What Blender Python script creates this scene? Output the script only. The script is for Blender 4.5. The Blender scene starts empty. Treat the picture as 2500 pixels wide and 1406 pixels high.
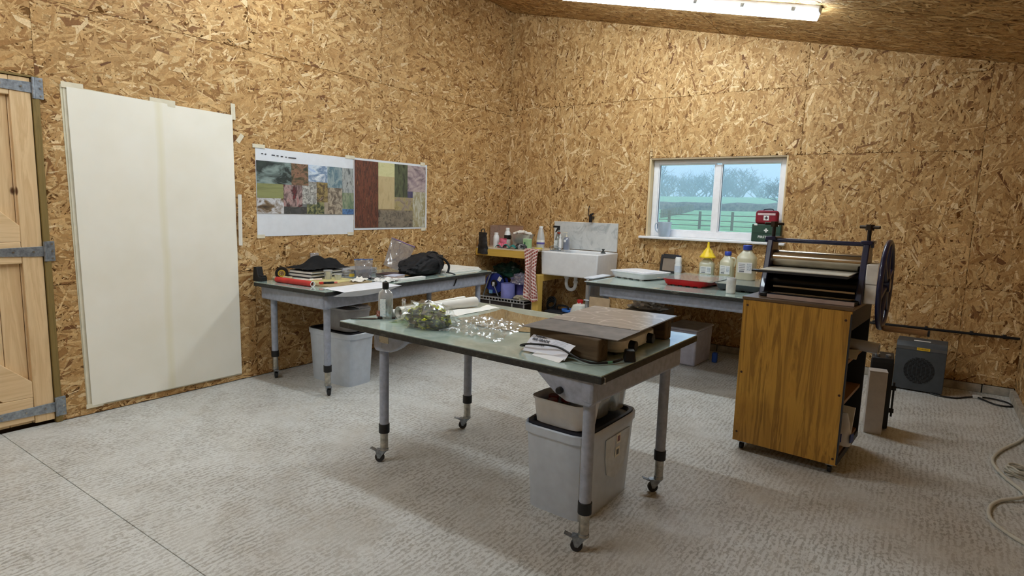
import bpy, bmesh, math, random
import numpy as np
from mathutils import Vector, Matrix, noise
random.seed(11)
PI = math.pi
sc = bpy.context.scene
COL = sc.collection

# ---------------------------------------------------------------- camera
CAM = Vector((4.494, -6.394, 1.45))
def set_camera(yaw=-0.60218, pitch=-0.13222, roll=0.02870, f_px=1454.3):
    fwd = Vector((math.sin(yaw)*math.cos(pitch), math.cos(yaw)*math.cos(pitch), math.sin(pitch)))
    right = Vector((math.cos(yaw), -math.sin(yaw), 0)); up = right.cross(fwd)
    r2 = right*math.cos(roll)+up*math.sin(roll); u2 = -right*math.sin(roll)+up*math.cos(roll)
    cd = bpy.data.cameras.new('camera'); co = bpy.data.objects.new('camera', cd); COL.objects.link(co)
    cd.sensor_fit = 'HORIZONTAL'; cd.sensor_width = 36; cd.lens = f_px/2500*36
    cd.clip_start = 0.05; cd.clip_end = 1000
    m = Matrix(((r2.x, u2.x, -fwd.x, CAM.x), (r2.y, u2.y, -fwd.y, CAM.y), (r2.z, u2.z, -fwd.z, CAM.z), (0, 0, 0, 1)))
    co.matrix_world = m
    sc.camera = co
set_camera()

# ---------------------------------------------------------------- sky and exposure
w = bpy.data.worlds.new('overcast_sky'); sc.world = w; w.use_nodes = True
bg = w.node_tree.nodes['Background']; bg.inputs[0].default_value = (0.48, 0.66, 1.0, 1); bg.inputs[1].default_value = 1.5
sc.cycles.volume_bounces = 4
sc.view_settings.view_transform = 'Standard'; sc.view_settings.look = 'None'
sc.view_settings.gamma = 1; sc.view_settings.use_curve_mapping = False
sc.view_settings.exposure = 0.1
TUBE = 50.0        # emission of the batten diffusers

# ---------------------------------------------------------------- helpers
def lin(c):
    return tuple(((x/255)/12.92 if x/255 <= .04045 else ((x/255+.055)/1.055)**2.4) for x in c)
def L4(c): return (*lin(c), 1)

MATS = {}
class NT:
    """tiny node-building helper"""
    def __init__(s, name):
        s.m = bpy.data.materials.new(name); s.m.use_nodes = True
        s.t = s.m.node_tree; s.b = s.t.nodes['Principled BSDF']
    def n(s, typ, **kw):
        o = s.t.nodes.new(typ)
        for k, v in kw.items(): setattr(o, k, v)
        return o
    def l(s, a, b): s.t.links.new(a, b)
    def math(s, op, a, b=None):
        o = s.n('ShaderNodeMath', operation=op)
        for i, x in enumerate((a, b)):
            if x is None: continue
            if isinstance(x, (int, float)): o.inputs[i].default_value = x
            else: s.l(x, o.inputs[i])
        return o.outputs[0]
    def ramp(s, fac, stops, interp='LINEAR'):
        o = s.n('ShaderNodeValToRGB'); r = o.color_ramp; r.interpolation = interp
        while len(r.elements) < len(stops): r.elements.new(.5)
        for e, (p, c) in zip(r.elements, stops):
            e.position = p; e.color = L4(c) if len(c) == 3 and max(c) > 1.001 else (*c[:3], 1)
        s.l(fac, o.inputs[0]); return o.outputs[0]
    def mix(s, fac, a, b):
        o = s.n('ShaderNodeMix', data_type='RGBA')
        for i, x in ((0, fac), (6, a), (7, b)):
            if isinstance(x, (int, float)): o.inputs[i].default_value = x
            elif isinstance(x, tuple): o.inputs[i].default_value = L4(x)
            else: s.l(x, o.inputs[i])
        return o.outputs[2]
    def mixf(s, fac, a, b):
        o = s.n('ShaderNodeMix', data_type='FLOAT')
        for i, x in ((0, fac), (2, a), (3, b)):
            if isinstance(x, (int, float)): o.inputs[i].default_value = x
            else: s.l(x, o.inputs[i])
        return o.outputs[0]
    def coord(s, which='Object'): return s.n('ShaderNodeTexCoord').outputs[which]
    def mapping(s, vec, scale=(1, 1, 1), rot=(0, 0, 0), loc=(0, 0, 0), typ='TEXTURE'):
        o = s.n('ShaderNodeMapping', vector_type=typ); s.l(vec, o.inputs[0])
        o.inputs['Scale'].default_value = scale; o.inputs['Rotation'].default_value = rot; o.inputs['Location'].default_value = loc
        return o.outputs[0]
    def noise(s, vec, scale=5, detail=2, rough=.5, dim='3D', dist=0):
        o = s.n('ShaderNodeTexNoise', noise_dimensions=dim)
        o.inputs['Scale'].default_value = scale; o.inputs['Detail'].default_value = detail; o.inputs['Roughness'].default_value = rough
        o.inputs['Distortion'].default_value = dist
        if vec is not None: s.l(vec, o.inputs['Vector'])
        return o.outputs['Fac'], o.outputs['Color']
    def bump(s, h, strength=.3, dist=.002):
        o = s.n('ShaderNodeBump'); o.inputs['Strength'].default_value = strength; o.inputs['Distance'].default_value = dist
        s.l(h, o.inputs['Height']); s.l(o.outputs[0], s.b.inputs['Normal'])

def mat(name, col, rough=.5, metal=0, var=.07, scale=14, bump=0, spec=.5, alpha=1, trans=0, coat=0, ior=1.45, stretch=(1, 1, 1), bdist=.002):
    if name in MATS: return MATS[name]
    g = NT(name); b = g.b
    v = g.mapping(g.coord(), scale=stretch)
    f, _ = g.noise(v, scale, 4, .6)
    lo = tuple(max(0, x*(1-var)) for x in col); hi = tuple(min(255, x*(1+var)) for x in col)
    g.l(g.ramp(f, [(.3, lo), (.7, hi)]), b.inputs['Base Color'])
    b.inputs['Roughness'].default_value = rough; b.inputs['Metallic'].default_value = metal
    b.inputs['Specular IOR Level'].default_value = spec; b.inputs['IOR'].default_value = ior
    b.inputs['Alpha'].default_value = alpha; b.inputs['Transmission Weight'].default_value = trans
    b.inputs['Coat Weight'].default_value = coat
    if bump: g.bump(f, bump, bdist)
    MATS[name] = g.m; return g.m

def clear(name, tint=(235, 240, 242), body=.12, gloss=.14, rough=.08):
    """thin clear plastic or glass: mostly see-through, a little body colour, a sheen"""
    if name in MATS: return MATS[name]
    g = NT(name); t = g.t
    out = t.nodes['Material Output']
    tr = g.n('ShaderNodeBsdfTransparent'); tr.inputs[0].default_value = L4(tint)
    gl = g.n('ShaderNodeBsdfGlossy'); gl.inputs['Roughness'].default_value = rough; gl.inputs[0].default_value = (1, 1, 1, 1)
    g.b.inputs['Base Color'].default_value = L4(tint); g.b.inputs['Roughness'].default_value = .4
    f, _ = g.noise(g.coord(), 20, 3)
    m1 = g.n('ShaderNodeMixShader'); g.l(g.math('ADD', g.math('MULTIPLY', f, body*.3), body*.85), m1.inputs[0]); g.l(tr.outputs[0], m1.inputs[1]); g.l(g.b.outputs[0], m1.inputs[2])
    fr = g.n('ShaderNodeLayerWeight'); fr.inputs[0].default_value = .35
    k = g.math('ADD', g.math('MULTIPLY', fr.outputs['Facing'], .3), gloss*.5)
    m2 = g.n('ShaderNodeMixShader'); g.l(k, m2.inputs[0]); g.l(m1.outputs[0], m2.inputs[1]); g.l(gl.outputs[0], m2.inputs[2])
    g.l(m2.outputs[0], out.inputs[0])
    MATS[name] = g.m; return g.m

def wood(name, c1, c2, axis=2, dens=22, rough=.6, knots=False, c3=None):
    """grain stretched along one axis of the object"""
    if name in MATS: return MATS[name]
    g = NT(name); s = [1, 1, 1]; s[axis] = 14
    v = g.mapping(g.coord(), scale=tuple(s))
    f, _ = g.noise(v, dens, 5, .62, dist=.6)
    col = g.ramp(f, [(.32, c1), (.5, c2), (.58, c1), (.72, c2)])
    f2, _ = g.noise(g.mapping(g.coord(), scale=tuple(4 if i == axis else 1 for i in range(3))), 3.0, 2)
    col = g.mix(g.math('MULTIPLY', f2, .55), col, c3 or c2)
    if knots:
        vo = g.n('ShaderNodeTexVoronoi'); vo.inputs['Scale'].default_value = 4.2
        g.l(g.mapping(g.coord(), scale=tuple(1.6 if i == axis else 1 for i in range(3))), vo.inputs['Vector'])
        k = g.ramp(vo.outputs['Distance'], [(.0, (1, 1, 1)), (.075, (1, 1, 1)), (.1, (0, 0, 0))])
        col = g.mix(k, col, (95, 58, 28))
    g.l(col, g.b.inputs['Base Color']); g.b.inputs['Roughness'].default_value = rough
    g.bump(f, .12, .001)
    MATS[name] = g.m; return g.m

def printed(name, cols, scale=9, stretch=(1, 1, 1), detail=3, seed=0, rough=.55):
    """abstract printed picture: a few colours in soft patches"""
    if name in MATS: return MATS[name]
    g = NT(name)
    v = g.mapping(g.coord(), scale=stretch, loc=(seed*1.7, seed*2.3, seed*.9))
    f, _ = g.noise(v, scale, detail, .6, dist=.8)
    n = len(cols)
    g.l(g.ramp(f, [(.28+.44*i/max(1, n-1), c) for i, c in enumerate(cols)]), g.b.inputs['Base Color'])
    g.b.inputs['Roughness'].default_value = rough
    MATS[name] = g.m; return g.m

def osb(name, flakes=True):
    """strand board: each strand carries its own colour on the mesh, the nodes add grain"""
    g = NT(name)
    at = g.n('ShaderNodeAttribute', attribute_name='strand'); col = at.outputs['Color']
    f, _ = g.noise(g.coord(), 120, 2)
    mu = g.n('ShaderNodeMix', data_type='RGBA', blend_type='MULTIPLY'); mu.inputs[0].default_value = 1
    g.l(col, mu.inputs[6]); g.l(g.ramp(f, [(.3, (.80, .78, .74)), (.62, (1, 1, 1))]), mu.inputs[7])
    g.l(mu.outputs[2], g.b.inputs['Base Color'])
    g.b.inputs['Roughness'].default_value = .6; g.b.inputs['Specular IOR Level'].default_value = .25
    MATS[name] = g.m; return g.m
PALETTE = np.array([lin(c) for c in ((118, 79, 45), (139, 98, 57), (160, 119, 71), (178, 137, 85), (190, 150, 97), (201, 162, 108), (211, 174, 120), (221, 188, 136), (232, 204, 158))])
PAL_P = np.array([.012, .032, .085, .155, .21, .215, .155, .09, .046])
def strands(rng, r0, r1, s0, s1, trend, dens=2800, zlim=None, tint=1.0):
    """flakes of a strand board inside the rectangle r0..r1 x s0..s1; returns quads (n,4,3: r, s, height) and colours"""
    n = int((r1-r0)*(s1-s0)*dens)
    cx = rng.uniform(r0, r1, n); cy = rng.uniform(s0, s1, n)
    th = np.where(rng.random(n) < .45, rng.uniform(0, PI, n), rng.normal(trend, .5, n))
    Ls = np.clip(rng.lognormal(math.log(.078), .48, n), .02, .19); Ws = np.clip(rng.lognormal(math.log(.0142), .55, n), .004, .045)
    c, s_ = np.cos(th), np.sin(th); Q = np.zeros((n, 4, 3))
    sk = rng.normal(0, .35, n)*Ws
    tl = rng.uniform(-.0009, .0009, n); h = rng.uniform(.0004, .0034, n)
    for k, (a, b) in enumerate(((-1, -1), (1, -1), (1, 1), (-1, 1))):
        u = a*Ls/2+b*sk+rng.normal(0, .05, n)*Ws; v = b*Ws/2*(1+rng.normal(0, .12, n))
        Q[:, k, 0] = np.clip(cx+u*c-v*s_, r0, r1); Q[:, k, 1] = np.clip(cy+u*s_+v*c, s0, s1); Q[:, k, 2] = h+tl*b
    if zlim is not None: Q[:, :, 1] = np.minimum(Q[:, :, 1], zlim(Q[:, :, 0]))
    col = PALETTE[rng.choice(len(PALETTE), n, p=PAL_P)]*rng.uniform(.9, 1.1, (n, 1))*tint
    return Q, col

class MB:
    """collects geometry for one mesh object"""
    def __init__(s): s.v = []; s.f = []; s.uvs = None
    def add(s, vs, fs):
        n = len(s.v); s.v += [tuple(p) for p in vs]; s.f += [tuple(i+n for i in q) for q in fs]; return s
    def box(s, c, d, rz=0, rx=0, ry=0, top=1.0):
        hx, hy, hz = d[0]/2, d[1]/2, d[2]/2
        M = Matrix.Rotation(rz, 3, 'Z') @ Matrix.Rotation(ry, 3, 'Y') @ Matrix.Rotation(rx, 3, 'X')
        vs = []
        for z in (-1, 1):
            k = top if z > 0 else 1
            for x, y in ((-1, -1), (1, -1), (1, 1), (-1, 1)): vs.append(M @ Vector((x*hx*k, y*hy*k, z*hz)) + Vector(c))
        return s.add(vs, [(3, 2, 1, 0), (4, 5, 6, 7), (0, 1, 5, 4), (1, 2, 6, 5), (2, 3, 7, 6), (3, 0, 4, 7)])
    def cyl(s, p0, p1, r, r1=None, n=16, cap=True):
        p0 = Vector(p0); p1 = Vector(p1); r1 = r if r1 is None else r1
        d = (p1-p0).normalized(); a = d.orthogonal().normalized(); b = d.cross(a)
        vs = [p0+(a*math.cos(2*PI*i/n)+b*math.sin(2*PI*i/n))*r for i in range(n)] + [p1+(a*math.cos(2*PI*i/n)+b*math.sin(2*PI*i/n))*r1 for i in range(n)]
        fs = [(i, (i+1) % n, n+(i+1) % n, n+i) for i in range(n)]
        if cap: fs += [tuple(range(n-1, -1, -1)), tuple(range(n, 2*n))]
        return s.add(vs, fs)
    def lathe(s, prof, n=24, c=(0, 0, 0), sx=1, sy=1, sq=2.0, rz=0, cap0=True, cap1=True):
        vs = []
        for r, z in prof:
            for i in range(n):
                t = 2*PI*i/n; ct, st = math.cos(t), math.sin(t)
                k = (abs(ct)**sq+abs(st)**sq)**(-1/sq)
                x, y = r*k*ct*sx, r*k*st*sy
                vs.append((c[0]+x*math.cos(rz)-y*math.sin(rz), c[1]+x*math.sin(rz)+y*math.cos(rz), c[2]+z))
        fs = []
        for j in range(len(prof)-1):
            for i in range(n): fs.append((j*n+i, j*n+(i+1) % n, (j+1)*n+(i+1) % n, (j+1)*n+i))
        if cap0: fs.append(tuple(range(n-1, -1, -1)))
        if cap1: fs.append(tuple((len(prof)-1)*n+i for i in range(n)))
        return s.add(vs, fs)
    def tube(s, pts, r, n=8, closed=False, rad=None):
        P = [Vector(p) for p in pts]; m = len(P); rings = []
        prev = None
        for i in range(m):
            a = P[(i-1) % m] if (closed or i > 0) else P[i]; b = P[(i+1) % m] if (closed or i < m-1) else P[i]
            d = (b-a).normalized()
            if prev is None: u = d.orthogonal().normalized()
            else:
                u = prev-d*prev.dot(d); u = u.normalized() if u.length > 1e-6 else d.orthogonal().normalized()
            prev = u; w_ = d.cross(u); rr = rad[i] if rad else r
            rings.append([P[i]+(u*math.cos(2*PI*k/n)+w_*math.sin(2*PI*k/n))*rr for k in range(n)])
        vs = [p for q in rings for p in q]; fs = []
        for i in range(m if closed else m-1):
            j = (i+1) % m
            for k in range(n): fs.append((i*n+k, i*n+(k+1) % n, j*n+(k+1) % n, j*n+k))
        if not closed: fs += [tuple(range(n-1, -1, -1)), tuple((m-1)*n+k for k in range(n))]
        return s.add(vs, fs)
    def prism(s, poly, a, b, plane='XY'):
        f = {'XY': lambda p, h: (p[0], p[1], h), 'XZ': lambda p, h: (p[0], h, p[1]), 'YZ': lambda p, h: (h, p[0], p[1])}[plane]
        n = len(poly)
        vs = [f(p, a) for p in poly]+[f(p, b) for p in poly]
        fs = [tuple(range(n-1, -1, -1)), tuple(range(n, 2*n))]+[(i, (i+1) % n, n+(i+1) % n, n+i) for i in range(n)]
        return s.add(vs, fs)
    def grid(s, nu, nv, fn, wrap=False):
        vs = [fn(i/(nu if wrap else nu-1), j/(nv-1)) for j in range(nv) for i in range(nu)]
        fs = []
        for j in range(nv-1):
            for i in range(nu if wrap else nu-1): fs.append((j*nu+i, j*nu+(i+1) % nu, (j+1)*nu+(i+1) % nu, (j+1)*nu+i))
        return s.add(vs, fs)
    def sheet(s, nu, nv, fn, t=.0006):
        """thin sheet with real thickness"""
        top = [Vector(fn(i/(nu-1), j/(nv-1))) for j in range(nv) for i in range(nu)]
        bot = []
        for j in range(nv):
            for i in range(nu):
                a = top[j*nu+min(i+1, nu-1)]-top[j*nu+max(i-1, 0)]; b = top[min(j+1, nv-1)*nu+i]-top[max(j-1, 0)*nu+i]
                nn = a.cross(b); nn = nn.normalized() if nn.length > 1e-9 else Vector((0, 0, 1))
                bot.append(top[j*nu+i]-nn*t)
        N = nu*nv; fs = []
        for j in range(nv-1):
            for i in range(nu-1):
                q = (j*nu+i, j*nu+i+1, (j+1)*nu+i+1, (j+1)*nu+i); fs.append(q); fs.append(tuple(N+k for k in reversed(q)))
        bd = [j for j in range(nu)]+[j*nu+nu-1 for j in range(1, nv)]+[(nv-1)*nu+i for i in range(nu-2, -1, -1)]+[j*nu for j in range(nv-2, 0, -1)]
        for k in range(len(bd)):
            a, b = bd[k], bd[(k+1) % len(bd)]; fs.append((b, a, N+a, N+b))
        return s.add(top+bot, fs)
    def mesh(s, name, smooth=40):
        me = bpy.data.meshes.new(name); me.from_pydata(s.v, [], s.f); me.validate()
        bm = bmesh.new(); bm.from_mesh(me); bmesh.ops.recalc_face_normals(bm, faces=bm.faces); bm.to_mesh(me); bm.free()
        if smooth:
            me.polygons.foreach_set('use_smooth', [True]*len(me.polygons)); me.set_sharp_from_angle(angle=math.radians(smooth))
        return me
    def build(s, name, m, parent=None, loc=(0, 0, 0), rot=(0, 0, 0), bev=0, seg=2, smooth=40, sub=0):
        me = s.mesh(name, smooth); me.materials.append(m)
        o = bpy.data.objects.new(name, me); COL.objects.link(o)
        if parent is not None: o.parent = parent
        o.location = loc; o.rotation_euler = rot
        if bev:
            md = o.modifiers.new('bevel', 'BEVEL'); md.width = bev; md.segments = seg; md.limit_method = 'ANGLE'; md.angle_limit = .6
        if sub:
            md = o.modifiers.new('subsurf', 'SUBSURF'); md.levels = sub; md.render_levels = sub
        return o

def tag(o, label, cat, group=None):
    o['label'] = label; o['category'] = cat
    if group: o['group'] = group
    return o
def thing(name, label, cat, loc=(0, 0, 0), rz=0, group=None):
    o = bpy.data.objects.new(name, None); COL.objects.link(o); o.empty_display_size = .1
    o.location = loc; o.rotation_euler = (0, 0, rz)
    return tag(o, label, cat, group)
def struct(o): o['kind'] = 'structure'; return o
def room_empty(name):
    o = bpy.data.objects.new(name, None); COL.objects.link(o); return struct(o)
def text(body, m, size, parent, loc, rot, name='lettering', align='CENTER', ext=.0004, bold=0, sx=1):
    cu = bpy.data.curves.new(name, 'FONT'); cu.body = body; cu.size = size; cu.align_x = align; cu.align_y = 'CENTER'; cu.extrude = ext; cu.offset = bold; cu.resolution_u = 2
    tmp = bpy.data.objects.new(name, cu); COL.objects.link(tmp)
    dg = bpy.context.evaluated_depsgraph_get(); me = bpy.data.meshes.new_from_object(tmp.evaluated_get(dg))
    bpy.data.objects.remove(tmp); bpy.data.curves.remove(cu)
    me.materials.clear(); me.materials.append(m)
    o = bpy.data.objects.new(name, me); COL.objects.link(o); o.parent = parent; o.location = loc; o.rotation_euler = rot; o.scale = (sx, 1, 1)
    return o
def copy_tree(o, parent=None):
    c = o.copy(); COL.objects.link(c); c.parent = parent
    for ch in list(o.children): copy_tree(ch, c)
    return c
def smooth_path(pts, n=8, closed=False):
    """Catmull-Rom through the points"""
    P = [Vector(p) for p in pts]; out = []; m = len(P)
    for i in range(m if closed else m-1):
        p0 = P[(i-1) % m] if (closed or i > 0) else P[0]; p1 = P[i]; p2 = P[(i+1) % m]; p3 = P[(i+2) % m] if (closed or i+2 < m) else P[-1]
        for k in range(n):
            t = k/n
            out.append(.5*((2*p1)+(p2-p0)*t+(2*p0-5*p1+4*p2-p3)*t*t+(3*p1-p0-3*p2+p3)*t**3))
    if not closed: out.append(P[-1])
    return out
def nz(x, y=0, z=0): return noise.noise(Vector((x, y, z)))

# ---------------------------------------------------------------- common materials
BLACK = mat('black_plastic', (22, 22, 24), .45)
BLACKM = mat('black_paint', (20, 20, 24), .35, var=.2)
WHITE = mat('white_plastic', (232, 233, 232), .4, var=.03)
PVC = mat('white_pvc', (238, 238, 240), .3, var=.02)
PAPER = mat('white_paper', (236, 235, 228), .8, var=.02, scale=6)
CHROME = mat('dull_chrome', (176, 172, 162), .32, 1, var=.15, scale=40)
ZINC = mat('galvanised_steel', (150, 158, 166), .45, .85, var=.18, scale=45)
GREYP = mat('chipped_grey_paint', (160, 168, 184), .5, var=.08, scale=30)
CLEAR = clear('clear_plastic')
MASK_TAPE = mat('masking_tape', (222, 214, 190), .7, var=.04)

# ================================================================ THE ROOM
RX, YB, YF = 5.237, 0.0, -8.2            # right wall, back wall, wall behind the camera
def ceil_z(x): return 3.871-0.231*x
OSB = osb('strand_board')
TREND = {'YZ': .25, 'XZ': PI/2-.12, 'XY': .05}
def flake_mesh(me_v, me_f, base, to3, Q, col):
    """join the board body and its strands into one mesh with a colour per vertex"""
    n = len(Q); nv = len(me_v)
    V = np.vstack([np.array(me_v, float).reshape(-1, 3), to3(Q.reshape(-1, 3))]) if n else np.array(me_v, float)
    me = bpy.data.meshes.new('osb_board')
    loops = [i for f in me_f for i in f]; tot = [len(f) for f in me_f]
    LI = np.concatenate([np.array(loops, np.int32), np.arange(nv, nv+4*n, dtype=np.int32)])
    LT = np.concatenate([np.array(tot, np.int32), np.full(n, 4, np.int32)]); LS = np.concatenate([[0], np.cumsum(LT)[:-1]]).astype(np.int32)
    me.vertices.add(len(V)); me.vertices.foreach_set('co', V.astype(np.float32).ravel())
    me.loops.add(len(LI)); me.loops.foreach_set('vertex_index', LI)
    me.polygons.add(len(LT)); me.polygons.foreach_set('loop_start', LS); me.polygons.foreach_set('loop_total', LT)
    me.update(calc_edges=True)
    at = me.color_attributes.new('strand', 'FLOAT_COLOR', 'POINT')
    cc = np.ones((len(V), 4), np.float32); cc[:nv, :3] = base
    if n: cc[nv:, :3] = np.repeat(col, 4, axis=0)
    at.data.foreach_set('color', cc.ravel()); me.materials.append(OSB)
    return me
def board(parent, poly, plane, face, thick, seed, dens=2800, gap=.0008, zlim=None):
    """one board: polygon in the wall plane, its visible face at 'face', body behind it"""
    cx = sum(p[0] for p in poly)/len(poly); cy = sum(p[1] for p in poly)/len(poly)
    q = [(x-gap*(1 if x > cx else -1), y-gap*(1 if y > cy else -1)) for x, y in poly]
    b = MB().prism(q, face, face+thick, plane)
    rng = np.random.default_rng(seed); sgn = -1 if thick > 0 else 1
    r = [p[0] for p in q]; s_ = [p[1] for p in q]
    Q, col = strands(rng, min(r), max(r), min(s_), max(s_), TREND[plane], dens, zlim) if dens else (np.zeros((0, 4, 3)), None)
    def to3(A):
        h = face+sgn*A[:, 2]
        return np.stack([A[:, 0], h, A[:, 1]], 1) if plane == 'XZ' else np.stack([h, A[:, 0], A[:, 1]], 1)
    me = flake_mesh(b.v, b.f, lin((150, 108, 62) if dens else (190, 150, 98)), to3, Q, col)
    o = bpy.data.objects.new('osb_board', me); COL.objects.link(o); o.parent = parent
    return o
def rect(x0, x1, z0, z1): return [(x0, z0), (x1, z0), (x1, z1), (x0, z1)]

STUD = mat('dark_wall_core', (60, 46, 30), .9)
# --- left wall (plane x = 0)
wl = struct(MB().prism([(.3, -.1), (.3, 4.1), (YF-.3, 4.1), (YF-.3, -.1)], -.22, -.13, 'YZ').build('wall_left', STUD))
k = 100
cols = [0, -.85, -2.2, -3.588, -4.985]
for a, b in zip(cols[1:], cols[:-1]): board(wl, rect(a, b, .004, .887), 'YZ', 0, -.018, k); k += 1
for a, b in zip([-.5, -1.95, -3.3, -4.985], [0, -.5, -1.95, -3.3]): board(wl, rect(a, b, .887, 2.62), 'YZ', 0, -.018, k); k += 1
for a, b in zip([-.85, -2.2, -3.588, -4.985, -6.4, -7.8, YF], [0, -.85, -2.2, -3.588, -4.985, -6.4, -7.8]):
    lo = 2.62 if a > -5 else 2.155
    board(wl, rect(a, b, lo, 3.87), 'YZ', 0, -.018, k, 2800 if a > -6.5 else 0); k += 1
board(wl, rect(YF, -6.1, .004, 2.155), 'YZ', 0, -.018, k); k += 1
# --- back wall (plane y = 0) with the window hole
WX0, WX1, WZ0, WZ1 = 1.900, 3.326, 1.190, 2.045
wb = MB()
for x0, x1, z0, z1 in ((-.3, WX0-.03, -.1, 4.1), (WX1+.03, RX+.3, -.1, 4.1), (WX0-.03, WX1+.03, -.1, WZ0-.03), (WX0-.03, WX1+.03, WZ1+.03, 4.1)):
    wb.box(((x0+x1)/2, .07, (z0+z1)/2), (x1-x0, .10, z1-z0))
wb = struct(wb.build('wall_back', STUD, smooth=0))
cz = .075
for x0, x1 in zip([0, .65, 2.04, 3.43, 4.82], [.65, 2.04, 3.43, 4.82, RX]): board(wb, rect(x0, x1, cz, .885), 'XZ', 0, .018, k); k += 1
for r in (rect(0, .65, .885, 2.685), rect(.65, WX0, .885, 2.685), rect(WX0, WX1, .885, WZ0), rect(WX1, 4.82, .885, WZ1),
          rect(WX0, 3.43, WZ1, 2.685), rect(3.43, 4.82, WZ1, 2.685), rect(4.82, RX, .885, 2.685)):
    board(wb, r, 'XZ', 0, .018, k); k += 1
for x0, x1 in zip([0, .65, 2.04, 3.43, 4.82], [.65, 2.04, 3.43, 4.82, RX]):
    board(wb, [(x0, 2.685), (x1, 2.685), (x1, ceil_z(x1)), (x0, ceil_z(x0))], 'XZ', 0, .018, k, zlim=lambda x: ceil_z(x)-.002); k += 1
# --- right wall and the wall behind the camera
wr = struct(MB().box((RX+.10, (YF)/2, 1.6), (.10, -YF+.6, 3.6)).build('wall_right', STUD))
for a, b in zip([-1.22, -2.44, -3.66, -4.88, -6.1, -7.32, YF], [0, -1.22, -2.44, -3.66, -4.88, -6.1, -7.32]):
    board(wr, rect(a, b, .075, 2.66), 'YZ', RX, .018, k, 2800 if b > -5 else 0); k += 1
wf = struct(MB().box((RX/2, YF-.10, 1.9), (RX+.6, .10, 4.4)).build('wall_front', STUD))
for x0, x1 in zip([0, 1.3, 2.6, 3.9], [1.3, 2.6, 3.9, RX]):
    board(wf, [(x0, 0), (x1, 0), (x1, ceil_z(x1)), (x0, ceil_z(x0))], 'XZ', YF, -.018, k, 0); k += 1
# --- sloping ceiling
ce = struct(MB().prism([(-.3, ceil_z(-.3)+.06), (RX+.3, ceil_z(RX+.3)+.06), (RX+.3, ceil_z(RX+.3)+.16), (-.3, ceil_z(-.3)+.16)], YF-.3, .3, 'XZ').build('ceiling', STUD))
def ceil_board(x0, x1, y0, y1, seed):
    g = .0016
    vs = [(x, y, ceil_z(x)+h) for h in (0, .018) for x, y in ((x0+g, y0+g), (x1-g, y0+g), (x1-g, y1-g), (x0+g, y1-g))]
    fs = [(3, 2, 1, 0), (4, 5, 6, 7), (0, 1, 5, 4), (1, 2, 6, 5), (2, 3, 7, 6), (3, 0, 4, 7)]
    vis = y0 > -5
    Q, col = strands(np.random.default_rng(seed), x0+g, x1-g, y0+g, y1-g, .05, 2800) if vis else (np.zeros((0, 4, 3)), None)
    me = flake_mesh(vs, fs, lin((150, 108, 62) if vis else (190, 150, 98)), lambda A: np.stack([A[:, 0], A[:, 1], ceil_z(A[:, 0])-A[:, 2]], 1), Q, col)
    o = bpy.data.objects.new('osb_board', me); COL.objects.link(o); o.parent = ce
ys = [0, -1.22, -2.44, -3.66, -4.88, -6.1, -7.32, YF]
for i in range(7):
    for j, (x0, x1) in enumerate([(0, 2.6), (2.6, RX)]): ceil_board(x0, x1, ys[i+1], ys[i], i*2+j+1)

# --- concrete floor in three bays with open joints
def floor_mat():
    g = NT('tamped_concrete')
    P = g.coord()
    _, wc = g.noise(P, 2.2, 3)
    vm = g.n('ShaderNodeVectorMath', operation='MULTIPLY_ADD'); g.l(wc, vm.inputs[0]); vm.inputs[1].default_value = (.06, .06, 0); g.l(P, vm.inputs[2])
    Q = vm.outputs[0]
    big, _ = g.noise(P, .8, 4, .6)
    med, _ = g.noise(P, 3.5, 4, .6)
    gr, _ = g.noise(g.mapping(Q, scale=(.013, .09, 1)), 1.0, 4, .66)          # tamping ridges running along y
    pop, _ = g.noise(g.mapping(Q, scale=(1, 1.7, 1)), 78, 3, .55)                                               # pitted skin
    sx = g.n('ShaderNodeSeparateXYZ'); g.l(Q, sx.inputs[0])
    rid = g.math('SINE', g.math('MULTIPLY', sx.outputs[0], 2*PI/.027))            # regular tamping ridges
    gm = g.ramp(g.math('ADD', g.math('ADD', g.math('MULTIPLY', gr, .50), g.math('MULTIPLY', pop, .50)), g.math('MULTIPLY', rid, .035)), [(.435, (0, 0, 0)), (.515, (1, 1, 1))])
    worn, _ = g.noise(P, 2.6, 5, .65)
    gm = g.math('MAXIMUM', gm, g.ramp(worn, [(.44, (0, 0, 0)), (.66, (.85, .85, .85))]))
    fine, _ = g.noise(P, 170, 2)
    base = g.ramp(med, [(.3, (202, 202, 197)), (.55, (213, 215, 212)), (.75, (220, 222, 220))])
    dark = g.ramp(med, [(.3, (156, 153, 145)), (.7, (178, 177, 171))])
    col = g.mix(gm, dark, base)
    st, _ = g.noise(P, 1.35, 5, .7)
    stain = g.ramp(st, [(.55, (0, 0, 0)), (.68, (1, 1, 1))])
    col = g.mix(g.math('MULTIPLY', stain, .30), col, (160, 146, 122))
    mu = g.n('ShaderNodeMix', data_type='RGBA', blend_type='MULTIPLY'); mu.inputs[0].default_value = 1
    g.l(col, mu.inputs[6]); g.l(g.ramp(fine, [(.3, (.86, .86, .85)), (.65, (1, 1, 1))]), mu.inputs[7])
    g.l(mu.outputs[2], g.b.inputs['Base Color'])
    g.l(g.ramp(big, [(.35, (.36, .36, .36)), (.7, (.55, .55, .55))]), g.b.inputs['Roughness'])
    h = g.math('ADD', g.math('MULTIPLY', gm, .7), g.math('MULTIPLY', pop, .5))
    g.bump(h, .35, .003)
    return g.m
FLOOR = floor_mat()
DARKC = mat('dark_joint', (70, 64, 56), .9)
fl = struct(MB().box((RX/2, YF/2, -.10), (RX+.7, -YF+.7, .14)).build('floor', DARKC))
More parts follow.
